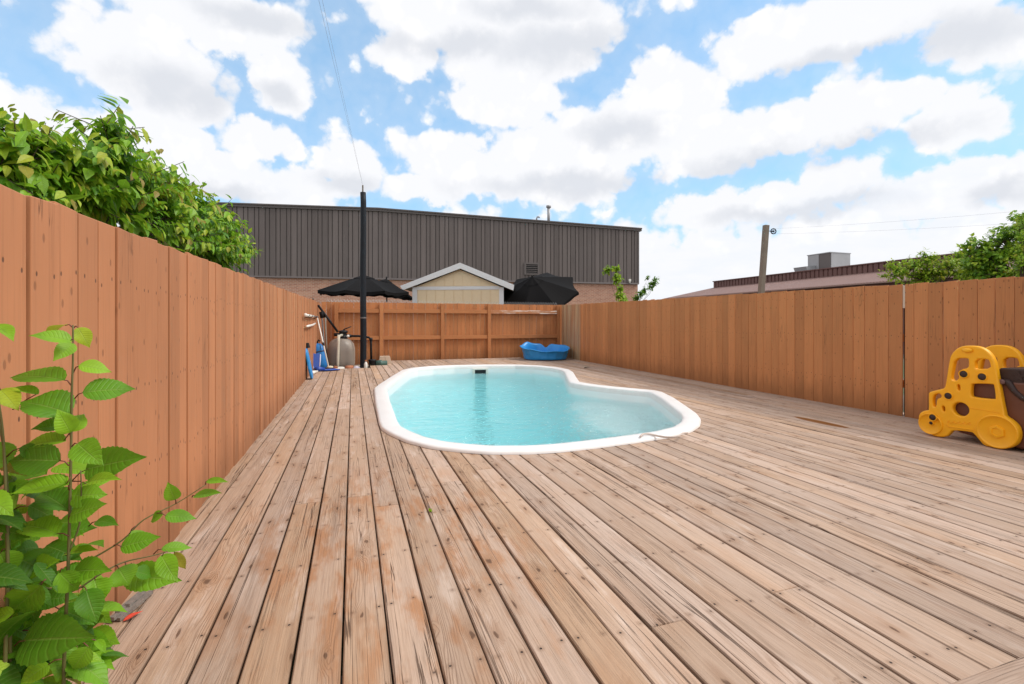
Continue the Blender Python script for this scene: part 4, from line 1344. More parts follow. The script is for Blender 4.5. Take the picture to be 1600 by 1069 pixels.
# rounded blue float bag
bgx, bgy = px_y(500, 568, 12.05).x, 12.05
fb = thing('float_bag', 'rounded blue bag leaning in the corner behind the swim fins', 'bag', (bgx, bgy, -.05))
mb = MB()
lean = Matrix.Translation((bgx + .05, bgy, -.04)) @ Matrix.Rotation(R(-13), 4, 'Y') @ Matrix.Rotation(R(-8), 4, 'X') @ Matrix.Diagonal((1.0, .75, 1, 1))
mb.lathe([(.05, 0), (.11, .02), (.145, .10), (.15, .22), (.155, .34), (.148, .42), (.153, .45), (.14, .53), (.10, .60), (.03, .63)], lean, 24)
mb.build('body', BLUEP, fb, smooth=True)
mb = MB(); mb.lathe([(.157, .40), (.161, .405), (.161, .425), (.157, .43)], lean, 24, cap=False); mb.build('band', simple('navy_band', (.01, .03, .10), .5), fb, smooth=True)
mb = MB(); mb.tube([lean @ Vector((0, 0, .62)), lean @ Vector((.0, 0, .73))], .02, 8); mb.tube([lean @ Vector((.02, 0, .63)), lean @ Vector((.07, 0, .70)), lean @ Vector((.1, 0, .66))], .018, 8); mb.build('valve', BLACKP, fb, smooth=True)
mb = MB(); mb.tube([(bgx - .14, bgy - .05, -.06), (bgx - .20, bgy + .05, .58)], .013, 8); tag(mb.build('cane', WHITE, smooth=True), 'short pale cane leaning on the left fence beside the blue bag', 'cane')
# swim fins
def fin(name, label, loc, mtx, mats):
    f_ = thing(name, label, 'swim fin', loc, 'blue swim fins by the left fence')
    m1 = MB()
    out = [(-.055, 0), (-.075, .12), (-.10, .34), (-.05, .37), (0, .355), (.05, .37), (.10, .34), (.075, .12), (.055, 0)]
    m1.prism([mtx @ Vector((x, y, 0)) for x, y in out], mtx.to_3x3() @ Vector((0, 0, .012)))
    m1.build('blade', mats[0], f_, bevel=.004, fix=True)
    m1 = MB()
    for s_ in (-1, 1):
        m1.tube([mtx @ Vector((s_ * .055, 0, .008)), mtx @ Vector((s_ * .077, .12, .012)), mtx @ Vector((s_ * .10, .34, .008))], .012, 8)
    m1.build('edge_rail', mats[1], f_, smooth=True)
    m1 = MB(); m1.tube([mtx @ Vector((0, -.16, .035)), mtx @ Vector((0, -.08, .045)), mtx @ Vector((0, .04, .03))], [.045, .052, .035], 12)
    m1.build('foot_pocket', mats[0], f_, smooth=True)
FINB = simple('deep_blue_rubber', (.012, .06, .33), .4)
FINW = simple('lilac_rubber', (.55, .55, .70), .45)
q = gp(500, 581)
fin('swim_fin', 'blue swim fin with pale edges lying flat on the deck in the far left corner', (q.x, q.y, 0), Matrix.Translation((q.x + .05, q.y + .05, .016)) @ Matrix.Rotation(R(-62), 4, 'Z'), (FINB, FINB))
fin('swim_fin', 'blue swim fin with pale edges standing tilted against the blue bag', (q.x - .09, q.y + .1, 0), Matrix.Translation((q.x - .08, q.y + .10, .04)) @ Matrix.Rotation(R(12), 4, 'Z') @ Matrix.Rotation(R(70), 4, 'X'), (FINB, FINW))
q = gp(490, 585)
mb = MB(); mb.tube([(q.x - .09, q.y - .12, .03), (q.x - .02, q.y + .02, .035), (q.x + .06, q.y + .22, .04)], [.02, .04, .018], 10)
tag(mb.build('scrub_brush', WHITE, smooth=True), 'small white scrub brush on the deck in front of the swim fins', 'brush')
mb = MB(); mb.tube([(-.74, 11.3, .02), (-.70, 11.15, .10), (-.68, 11.02, .03)], .018, 8)
tag(mb.build('red_stick', simple('dark_red_plastic', (.20, .02, .025), .45), smooth=True), 'dark red bent stick lying against the left fence behind the kickboard', 'stick')

# ------------------------------------------------------------------ blue paddling pool with a buckled side
kx, ky = 5.30, 12.72
kp = MB()
nk = 120
def rimz(a):
    f = -math.sin(a)                                          # 1 at the camera side
    z = .345 - .095 * max(0, f) ** 1.3 + .075 * max(0, -f)
    z -= .13 * math.exp(-((a - 1.18) / .16) ** 2)             # folded-in notch at the back
    z += .05 * math.exp(-((a - 2.15) / .22) ** 2) + .012 * math.sin(a * 7)
    return z
def rimr(a):
    return .715 - .10 * math.exp(-((a - 1.18) / .20) ** 2) + .012 * math.sin(a * 5 + 1)
prof_k = [(0.0, .012, 0), (.80, .012, 0), (.875, .02, 0), (.885, .0, .10), (.905, .0, .30), (.90, .0, .42), (.93, .0, .60), (.95, .0, .85), (.985, .0, .95), (1.02, .0, .985), (1.035, .0, 1.0), (1.03, 0, 1.04), (1.0, 0, 1.055), (.965, 0, 1.0), (.93, 0, .90), (.90, 0, .60), (.875, 0, .30), (.85, .03, .05), (.78, .022, 0), (0.0, .022, 0)]
rings = []
for r_, z_, f_ in prof_k:
    ring_ = []
    for k in range(nk):
        a = k / nk * 2 * math.pi
        wv = .010 * math.sin(a * 16) * (1 if .1 < f_ < .9 else 0) + .008 * math.sin(a * 3 + 5 * f_) * (f_ > .05)
        rr_ = (rimr(a) * f_ + .70 * (1 - f_)) * r_ + wv
        ring_.append((kx + rr_ * math.cos(a), ky + rr_ * math.sin(a) * .92, .0015 + z_ + rimz(a) * f_))
    rings.append(kp.add(ring_))
for a, b in zip(rings, rings[1:]):
    for k in range(nk):
        kp.face((a + k, a + (k + 1) % nk, b + (k + 1) % nk, b + k))
tag(kp.build('paddling_pool', BLUEB, smooth=True, fix=True), 'bright blue plastic paddling pool with a buckled rim in the far right corner', 'paddling pool')

# ------------------------------------------------------------------ yellow ride-in toy
TX = 5.10
def tp(cx, cy, x=TX):                                         # position on the toy's side panel
    return px_x(1400 + cx / 4.86, 500 + cy / 4.86, x)
def flat_panel(loops, x, depth, bev, name, m_, parent):
    cu = bpy.data.curves.new(name, 'CURVE')
    cu.dimensions = '2D'; cu.fill_mode = 'BOTH'; cu.extrude = depth / 2 - bev; cu.bevel_depth = bev; cu.bevel_resolution = 2; cu.offset = -bev
    for lp_ in loops:
        sp = cu.splines.new('POLY'); sp.points.add(len(lp_) - 1); sp.use_cyclic_u = True
        for q, p_ in zip(sp.points, lp_):
            q.co = (p_[0], p_[1], 0, 1)
    tmp = bpy.data.objects.new(name, cu); col.objects.link(tmp)
    dg = bpy.context.evaluated_depsgraph_get()
    me = bpy.data.meshes.new_from_object(tmp.evaluated_get(dg))
    bpy.data.objects.remove(tmp)
    o_ = ORG[parent.name]
    for v in me.vertices:                                     # local (y, z, depth) to world
        v.co = Vector((x + depth / 2 + v.co.z, v.co.x, v.co.y)) - o_
    bm = bmesh.new(); bm.from_mesh(me); bmesh.ops.remove_doubles(bm, verts=bm.verts, dist=1e-5); bmesh.ops.recalc_face_normals(bm, faces=bm.faces); bm.to_mesh(me); bm.free()
    me.materials.clear(); me.materials.append(m_)
    o = bpy.data.objects.new(name, me); col.objects.link(o); o.parent = parent; ORG[o.name] = o_
    return o
def yz(pts, x=TX):
    return [(p.y, p.z) for p in (tp(a, b, x) for a, b in pts)]
def rounded(pts, k=2):
    pts = [Vector(p) for p in pts]
    for _ in range(k):
        o2 = []
        m_ = len(pts)
        for i in range(m_):
            a, b = pts[i], pts[(i + 1) % m_]
            o2 += [a.lerp(b, .25), a.lerp(b, .75)]
        pts = o2
    return [(p.x, p.y) for p in pts]
def circ(cx, cy, r, n=32):
    return [(cx + r * math.cos(i / n * 2 * math.pi), cy + r * math.sin(i / n * 2 * math.pi)) for i in range(n)]
outline = [(168, 752), (173, 715), (200, 693), (240, 686), (246, 684), (244, 565), (250, 550), (268, 543), (352, 524), (366, 515), (374, 495), (404, 296), (422, 256), (455, 220), (495, 201),
           (545, 195), (620, 200), (675, 223), (722, 268), (748, 325), (760, 385), (822, 722), (830, 735), (885, 770), (925, 815), (938, 868), (930, 922), (900, 957), (850, 978),
           (785, 980), (715, 968), (665, 955), (630, 915), (592, 868), (570, 852), (425, 838), (408, 862), (380, 888), (330, 893), (270, 878), (213, 838), (180, 795)]
holes = [[(446, 292), (538, 292), (549, 300), (550, 352), (535, 368), (495, 376), (480, 395), (470, 462), (413, 462), (424, 390)],
         [(600, 297), (692, 297), (708, 318), (718, 370), (605, 375), (597, 365)],
         [(578, 484), (732, 488), (742, 500), (754, 595), (745, 605), (578, 588), (566, 572), (568, 500)],
         [(282, 570), (325, 557), (342, 574), (340, 590), (306, 602), (303, 662), (281, 664), (274, 620)],
         [(462, 497), (470, 489), (481, 497), (486, 530), (478, 540), (466, 532)], [(347, 660), (355, 652), (366, 660), (370, 690), (362, 698), (351, 690)]]
ty = thing('toy_digger', 'yellow plastic digger shaped play toy with brown bucket beside the right fence', 'toy', (5.3, 2.5, 0))
cyz = yz([(489, 680)])[0]
big_hole = circ(cyz[0], cyz[1], .060)
zlow = min(p[1] for p in yz(outline))
loops0 = [rounded(yz(outline), 1)] + [rounded(yz(h), 1) for h in holes] + [big_hole]
loops0 = [[(a, b - zlow + .002) for a, b in l] for l in loops0]
DZ = -zlow + .002
side = flat_panel(loops0, TX, .055, .012, 'side_panel', YEL, ty)
flat_panel(loops0, TX + .40, .055, .012, 'side_panel', YEL, ty)
# raised wheels on the near panel
def wheel(c, e, hub):
    cc = yz([c])[0]; ee = yz([e])[0]
    r = abs(ee[0] - cc[0])
    cc = (cc[0], cc[1] + DZ)
    mtx = Matrix.Translation((TX + .005, cc[0], cc[1])) @ Matrix.Rotation(R(-90), 4, 'Y')
    m1 = MB()
    m1.lathe([(r * .99, -.03), (r, -.01), (r, .008), (r * .97, .016), (r * .93, .018), (r * .89, .012), (r * .84, .006), (r * .3, .006), (.002, .006)], mtx, 48)
    w_ = m1.build('wheel', YEL, ty, smooth=True)
    if hub:
        m1 = MB(); m1.lathe([(r * .40, .006), (r * .38, .016), (r * .26, .018), (r * .24, .012), (.002, .012)], mtx, 6); m1.build('hub', YEL, w_)
    return w_
wheel((262, 790), (172, 790), False)
wheel((768, 850), (610, 850), True)
for (cx, cy, rr_) in ((515, 412, .030), (655, 433, .030), (398, 578, .029), (285, 740, .028), (274, 783, .015)):
    q = tp(cx, cy)
    mtx = Matrix.Translation((TX - .0025 - (.010 if cx < 300 else 0), q.y, q.z + DZ)) @ Matrix.Rotation(R(-90), 4, 'Y')
    m1 = MB(); m1.lathe([(rr_ * 1.25, -.01), (rr_ * 1.25, .004), (rr_ * 1.1, .007), (rr_, .004), (rr_ * .98, .001)], mtx, 20, cap=False)
    ri = m1.build('bolt_ring', YEL, ty, smooth=True)
    m1 = MB(); m1.lathe([(rr_ * .99, .0), (rr_ * .9, .005), (.002, .006)], mtx, 14); m1.build('bolt_head', DBROWN, ri, smooth=True)
q = tp(545, 232)
m1 = MB(); mtx = Matrix.Translation((TX - .002, q.y, q.z + DZ)) @ Matrix.Rotation(R(-90), 4, 'Y') @ Matrix.Diagonal((1, 1.9, 1, 1))
m1.lathe([(.020, 0), (.019, .012), (.010, .018), (.001, .019)], mtx, 18); m1.build('lamp_boss', YEL, ty, smooth=True)
# tread marks pressed along the lower edge
m1 = MB()
zig = []
for i in range(5):
    a = tp(405 + i * 40, 775 + i * 3); d = .012
    zig += [(TX - .001, a.y, a.z + DZ + d), (TX - .003, a.y + .012, a.z + DZ), (TX - .001, a.y - .004, a.z + DZ - d)]
m1.tube(zig, .003, 5)
a, b, c = tp(385, 790), tp(400, 812), tp(590, 835)
m1.build('tread_marks', YEL, ty)
m1 = MB(); m1.tube([(TX - .001, p.y, p.z + DZ) for p in (a, b, c)], .005, 6); m1.build('lower_rib', YEL, ty)
a, b = tp(560, 668), tp(790, 705)
m1 = MB(); m1.tube([(TX - .001, p.y, p.z + DZ) for p in (a, b)], .003, 5); m1.build('door_line', YEL, ty)
# body between the panels
m1 = MB()
m1.prism([(TX + .057, y, z) for y, z in ((2.86, .10), (2.86, .34), (2.74, .40), (2.70, .56), (2.30, .57), (1.9, .42), (1.6, .40), (1.6, .02), (2.3, .02), (2.7, .06))], (.341, 0, 0))
m1.build('body', BROWN, ty, bevel=.02, fix=True)
# loader bucket
bpts = [(768, 388), (790, 364), (972, 373), (1090, 380), (1110, 560), (1010, 640), (965, 632), (905, 582), (850, 505), (800, 470)]
bx = TX + .062
m1 = MB()
m1.prism([(bx, p.y, p.z + DZ) for p in (tp(a, b, bx) for a, b in bpts)], (.33, 0, 0))
bu = m1.build('bucket', DBROWN, ty, bevel=.014, fix=True)
m1 = MB()
m1.tube([(bx - .004, p.y, p.z + DZ) for p in (tp(a, b, bx) for a, b in ((822, 470), (858, 478), (905, 545), (960, 592), (1060, 640)))], [.030, .028, .022, .022, .022], 10)
ar = m1.build('bucket_arm', DBROWN, bu, smooth=True)
q = tp(822, 470, bx)
m1 = MB(); m1.lathe([(.022, 0), (.022, .008), (.012, .012), (.001, .012)], Matrix.Translation((bx - .030, q.y, q.z + DZ)) @ Matrix.Rotation(R(-90), 4, 'Y'), 16); m1.build('arm_pivot', RUSTB, bu, smooth=True)
q = tp(935, 432, bx)
m1 = MB()
stp_ = []
for k in range(10):
    r_ = .046 if k % 2 == 0 else .019
    a = R(90 + 36 * k)
    stp_.append((bx - .006, q.y + r_ * math.cos(a), q.z + DZ + r_ * math.sin(a)))
m1.prism(stp_, (.0045, 0, 0)); m1.build('raised_star', DBROWN, bu, fix=True)

# ------------------------------------------------------------------ litter on the deck
rl = random.Random(5)
def add_leaf(mb, base, tip, up, w, hue, fold=.25, bend=.15, nseg=6, serr=0.0, hw=2, rnd=0.0):
    base, tip = Vector(base), Vector(tip)
    ax = tip - base; L = ax.length
    if L < 1e-5: return
    ax.normalize()
    side = ax.cross(up)
    if side.length < 1e-4: side = ax.cross(Vector((1, 0, .2)))
    side.normalize()
    nrm = side.cross(ax).normalized()
    rows = []
    for i in range(nseg + 1):
        s = i / nseg
        wd = w * (math.sin(math.pi * min(1, s ** .72)) ** .85 if 0 < s < 1 else 0) * (1 - .12 * s)
        if s > .7: wd *= 1 - .45 * (s - .7) / .3
        dr = -bend * L * (s * s) + bend * L * s * .55
        c = base + ax * (L * s) + nrm * dr
        row = []
        ks = (-1, -.5, 0, .5, 1) if hw == 2 else (-1, 0, 1)
        for k in ks:
            e = wd * k
            if serr and abs(k) == 1: e *= 1 + serr * (1 if i % 2 else -1)
            lift = fold * abs(e) - (.35 * fold * abs(e) * (abs(k) == 1))
            wav = .05 * w * math.sin(s * 9 + k * 3 + rnd * 20) * abs(k)
            row.append((c + side * e + nrm * (lift + wav), s, k))
        rows.append(row)
    b0_ = [mb.add([q[0] for q in r_]) for r_ in rows]
    m_ = len(rows[0])
    for i in range(nseg):
        for j in range(m_ - 1):
            uv = [(rows[i][j][1], rows[i][j][2]), (rows[i][j + 1][1], rows[i][j + 1][2]), (rows[i + 1][j + 1][1], rows[i + 1][j + 1][2]), (rows[i + 1][j][1], rows[i + 1][j][2])]
            mb.face((b0_[i] + j, b0_[i] + j + 1, b0_[i + 1] + j + 1, b0_[i + 1] + j), 0, rnd, hue, uv)
q = gp(918, 575.5)
mb = MB(); add_leaf(mb, (q.x - .12, q.y - .05, .006), (q.x + .10, q.y + .02, .03), Vector((0, 0, 1)), .04, 1.0, .5, .1)
tag(mb.build('dead_leaf', simple('dry_leaf', (.05, .035, .02), .8)), 'dark dry leaf on the deck just right of the far end of the pool', 'leaf')
q = gp(672, 799)
mb = MB()
for i in range(9):
    a = rl.uniform(0, 6.28); d = rl.uniform(.006, .022)
    add_leaf(mb, (q.x + rl.uniform(-.006, .006), q.y + rl.uniform(-.02, .02), .0), (q.x + math.cos(a) * d, q.y + math.sin(a) * d * 1.6, rl.uniform(.008, .022)), Vector((0, 0, 1)), .006, .7, .2, .1, 3, 0, 1)
tag(mb.build('weed', LEAF), 'tiny green weed sprouting from a gap in the deck boards', 'weed')
q = gp(192, 952)
mb = MB()
for i in range(7):
    d = Vector((.30, 1, 0)).normalized()
    o = Vector((q.x + .035 + rl.uniform(-.02, .02), q.y + rl.uniform(-.04, .04), .008 + .006 * (i % 3)))
    l = rl.uniform(.06, .11)
    mt = Matrix.Translation(o) @ Matrix.Rotation(R(-18 + rl.uniform(-9, 9)), 4, 'Z') @ Matrix.Rotation(R(rl.uniform(-7, 7)), 4, 'X')
    mb.obox(mt, .016, l * 1.6, .012)
ws = tag(mb.build('bark_scrap', simple('grey_bark', (.20, .17, .145), .9, 0, .5, 40, .8)), 'splintered grey bark scrap on the deck edge by the left fence', 'scrap')
q = gp(180, 970)
mb = MB(); add_leaf(mb, (q.x + .03, q.y - .02, .004), (q.x + .075, q.y + .02, .012), Vector((0, 0, 1)), .014, 1.0, .4, .1)
tag(mb.build('red_petal', simple('red_petal', (.55, .05, .02), .6)), 'small red petal on the deck beside the bark scrap', 'petal')

# ------------------------------------------------------------------ cherry sapling in the near left corner
sp_ = thing('cherry_sapling', 'leafy young cherry sapling growing against the left fence in the near left corner', 'sapling', (-.66, 1.30, -.1))
st = MB()
def stem_px(pts, r0, r1, nseg=8):
    P_ = [at(x, y, t) for x, y, t in pts]
    Q = []
    for i in range(len(P_) - 1):
        for k in range(4):
            s = k / 4
            p0_ = P_[max(i - 1, 0)]; p1_ = P_[i]; p2_ = P_[i + 1]; p3_ = P_[min(i + 2, len(P_) - 1)]
            Q.append(.5 * ((2 * p1_) + (p2_ - p0_) * s + (2 * p0_ - 5 * p1_ + 4 * p2_ - p3_) * s * s + (3 * p1_ - p0_ - 3 * p2_ + p3_) * s ** 3))
    Q.append(P_[-1])
    m_ = len(Q) - 1
    st.tube(Q, [r0 + (r1 - r0) * i / m_ for i in range(m_ + 1)], nseg)
    return Q
stem_px([(98, 1230, 1.06), (100, 1040, 1.06), (106, 900, 1.06), (109, 800, 1.06), (111, 700, 1.06), (112, 620, 1.05), (114, 560, 1.05), (114, 508, 1.05)], .0040, .0016)
stem_px([(5, 1230, 1.02), (8, 1040, 1.02), (12, 900, 1.02), (10, 800, 1.02), (7, 720, 1.02), (2, 655, 1.01), (-14, 560, 1.0)], .0042, .0017)
stem_px([(14, 1230, 1.05), (16, 1000, 1.05), (14, 860, 1.05), (6, 700, 1.04), (-30, 560, 1.02)], .0036, .0015)
stem_px([(30, 1230, 1.12), (28, 1040, 1.12), (38, 960, 1.12), (70, 905, 1.14), (130, 880, 1.18), (190, 845, 1.22), (225, 812, 1.25), (275, 787, 1.3), (322, 757, 1.34)], .0036, .0011)
stem_px([(30, 960, 1.10), (60, 920, 1.10), (110, 925, 1.12), (160, 895, 1.16), (195, 878, 1.2), (240, 868, 1.24), (274, 858, 1.27)], .0030, .0010)
stem_px([(108, 862, 1.06), (124, 820, 1.07), (127, 770, 1.07), (126, 735, 1.07)], .0022, .0012)
tw = st.build('stem', STEMM, sp_, smooth=True)
lm = MB(); pt = MB()
# base px, tip px, half-width px, hue, facing (0 up, 1 towards camera, -1 droop), stem px
LV = [((103, 508), (70, 523), 10, .92, .2, (114, 512)), ((122, 512), (140, 543), 12, .82, .6, (115, 512)), ((113, 533), (46, 521), 13, .62, .5, (114, 530)), ((114, 536), (84, 562), 12, .60, .6, (114, 540)),
      ((123, 571), (175, 580), 13, .62, .5, (114, 583)), ((101, 594), (10, 583), 22, .36, .55, (111, 602)), ((129, 613), (212, 606), 22, .36, .55, (114, 626)),
      ((60, 616), (5, 605), 12, .60, .4, (20, 640)), ((109, 647), (28, 622), 30, .25, .6, (111, 668)), ((110, 676), (90, 640), 15, .62, .9, (110, 680)), ((111, 675), (132, 645), 13, .64, .9, (110, 682)),
      ((104, 667), (48, 668), 17, .20, .5, (110, 674)), ((103, 689), (17, 699), 17, .55, .5, (110, 676)), ((95, 720), (7, 718), 25, .14, .75, (108, 728)), ((121, 693), (158, 725), 20, .50, .8, (112, 698)),
      ((135, 733), (225, 713), 26, .30, .7, (112, 752)), ((135, 757), (181, 742), 13, .64, .5, (113, 752)), ((107, 757), (22, 770), 20, .60, .45, (110, 745)), ((0, 609), (29, 640), 16, .78, .6, (-6, 600)),
      ((0, 719), (39, 740), 12, .90, .6, (-6, 716)), ((-8, 508), (22, 529), 12, .60, .5, (-14, 520)), ((106, 754), (16, 770), 17, .58, .4, (108, 766)),
      ((106, 797), (61, 765), 22, .22, .5, (108, 800)), ((110, 775), (166, 772), 20, .48, .8, (109, 782)), ((109, 806), (165, 786), 20, .42, .6, (108, 812)), ((135, 758), (180, 743), 12, .63, .5, (120, 772)),
      ((91, 835), (20, 812), 21, .62, .45, (108, 838)), ((92, 835), (150, 822), 17, .26, .5, (106, 842)), ((151, 814), (183, 818), 10, .25, .6, (135, 826)), ((129, 854), (162, 845), 13, .30, .5, (108, 866)),
      ((0, 780), (25, 805), 20, .62, .5, (6, 790)), ((0, 863), (18, 900), 22, .55, .8, (10, 858)), ((101, 867), (150, 855), 11, .66, .4, (104, 868)), ((52, 890), (88, 875), 17, .60, .9, (40, 905)),
      ((28, 872), (92, 903), 24, .24, .7, (14, 880)), ((114, 894), (166, 888), 20, .38, .6, (104, 900)), ((92, 894), (123, 925), 17, .52, .9, (100, 888)), ((65, 915), (9, 962), 26, .44, .9, (72, 905)),
      ((148, 906), (158, 945), 20, .50, 1.0, (150, 898)), ((185, 888), (202, 915), 20, .52, .9, (180, 884)), ((197, 900), (282, 906), 22, .42, .7, (196, 878)), ((252, 868), (276, 910), 15, .46, .9, (262, 862)),
      ((135, 921), (151, 974), 18, .16, .9, (128, 918)), ((92, 952), (148, 974), 15, .26, .6, (70, 945)), ((37, 1001), (142, 995), 34, .10, .75, (22, 1010)), ((31, 1041), (101, 1026), 18, .05, .5, (22, 1052)),
      ((123, 1011), (86, 1066), 24, .60, .9, (108, 1000)), ((77, 1038), (28, 1069), 18, .62, .6, (96, 1030)), ((0, 1044), (31, 1063), 18, .15, .6, (10, 1046)), ((140, 1010), (110, 1050), 16, .60, .9, (120, 1004)),
      ((274, 781), (262, 755), 11, .50, .9, (275, 787)), ((303, 775), (346, 769), 10, .44, .5, (300, 777)), ((323, 752), (355, 751), 6, .60, .4, (321, 757)), ((258, 806), (307, 809), 11, .42, .5, (245, 802)),
      ((255, 803), (232, 815), 9, .46, .7, (250, 800)), ((201, 835), (231, 832), 6, .52, .4, (212, 822)), ((188, 855), (251, 838), 16, .40, .6, (178, 852)), ((252, 858), (301, 854), 10, .50, .4, (240, 866)),
      ((272, 863), (292, 891), 7, .97, .8, (270, 858)), ((60, 855), (25, 860), 14, .20, .6, (40, 850)), ((45, 790), (90, 812), 16, .22, .6, (14, 800)), ((8, 830), (46, 838), 14, .30, .6, (10, 835)),
      ((20, 925), (62, 935), 14, .22, .6, (14, 930)), ((30, 700), (60, 712), 12, .20, .6, (8, 716)), ((20, 960), (-14, 985), 22, .3, .6, (14, 965)), ((3, 690), (-10, 740), 20, .5, .8, (4, 700)),
      ((60, 990), (64, 1030), 12, .10, .8, (36, 985)), ((40, 935), (58, 975), 14, .16, .8, (40, 940)), ((70, 770), (130, 800), 18, .18, .6, (108, 770)), ((60, 940), (120, 930), 18, .30, .7, (66, 930)),
      ((150, 880), (130, 905), 12, .34, .7, (148, 876)), ((20, 1010), (0, 1030), 16, .2, .6, (10, 1010)), ((150, 1000), (166, 1020), 6, .5, .6, (120, 1000)), ((210, 893), (240, 900), 12, .3, .6, (205, 880))]
camp = Vector((0, 0, CH))
for i, (b, t_, hw_, hu_, fc, sp0) in enumerate(LV):
    mx = (b[0] + t_[0]) / 2
    dep = 1.05 + max(0, mx - 120) / 200 * .22 + rl.uniform(-.05, .05)
    if hu_ < .3: dep += .03
    d2 = dep + rl.uniform(-.05, .05)
    B, T = at(b[0], b[1], dep), at(t_[0], t_[1], d2)
    view = (camp - B).normalized()
    up = (Vector((0, 0, 1)) * (1 - fc) + view * fc + Vector((rl.uniform(-.2, .2), rl.uniform(-.2, .2), rl.uniform(-.1, .1)))).normalized()
    hwm = hw_ / FP * dep * 1.04
    add_leaf(lm, B, T, up, hwm, min(1, max(0, hu_ + rl.uniform(-.06, .06))), rl.uniform(.2, .7), rl.uniform(.08, .32), 24, .035, 2, rl.random())
    A = at(sp0[0], sp0[1], dep + .005)
    mid = A.lerp(B, .55) + Vector((0, 0, .004))
    lm.tube([A, mid, B + (T - B) * .04], [.0016, .0013, .0010], 5, 1)
# the crowded lower leaves behind the ones above
for i in range(120):
    px_, py_ = rl.uniform(-40, 135), rl.uniform(730, 1130)
    if px_ > 95 and py_ < 860: continue
    fr = ray(px_, py_)
    dep = min(1.12 + rl.uniform(0, .13), -.82 / fr.x - rl.uniform(.07, .13)) if fr.x < 0 else 1.15
    Bq = at(px_, py_, dep)
    a = rl.choice((rl.uniform(-.5, .5), math.pi + rl.uniform(-.5, .5)))
    L = rl.uniform(.06, .12)
    Tq = Bq + ex * (math.cos(a) * L) + ey * rl.uniform(-.03, .02) + Vector((0, 0, -L * rl.uniform(-.1, .6)))
    view = (camp - Bq).normalized()
    up_ = (Vector((0, 0, 1)) * .5 + view * rl.uniform(.1, .7) + Vector((rl.uniform(-.3, .3), rl.uniform(-.3, .3), 0))).normalized()
    add_leaf(lm, Bq, Tq, up_, L * rl.uniform(.24, .34), min(.9, max(.02, rl.gauss(.32, .22))), rl.uniform(.15, .5), rl.uniform(.08, .3), 20, .035, 2, rl.random())
for i in range(60):
    px_, py_ = rl.uniform(20, 165), rl.uniform(860, 1130)
    if px_ > 70 and py_ < 930: continue
    dep = 1.07 + rl.uniform(0, .10)
    if px_ < 60: dep = 1.0 + rl.uniform(0, .08)
    Bq = at(px_, py_, dep)
    a = rl.choice((rl.uniform(-.6, .6), math.pi + rl.uniform(-.6, .6)))
    L = rl.uniform(.055, .115)
    if px_ > 110: L *= .8
    Tq = Bq + ex * (math.cos(a) * L) + ey * rl.uniform(-.03, .02) + Vector((0, 0, -L * rl.uniform(0, .8)))
    view = (camp - Bq).normalized()
    up_ = (Vector((0, 0, 1)) * .6 + view * rl.uniform(.0, .8) + Vector((rl.uniform(-.4, .4), rl.uniform(-.4, .4), 0))).normalized()
    add_leaf(lm, Bq, Tq, up_, L * rl.uniform(.20, .30), min(.95, max(.02, rl.gauss(.42, .24))), rl.uniform(.2, .7), rl.uniform(.08, .35), 20, .035, 2, rl.random())
lm.build('foliage', [LEAF, TWIGR], sp_, smooth=True)

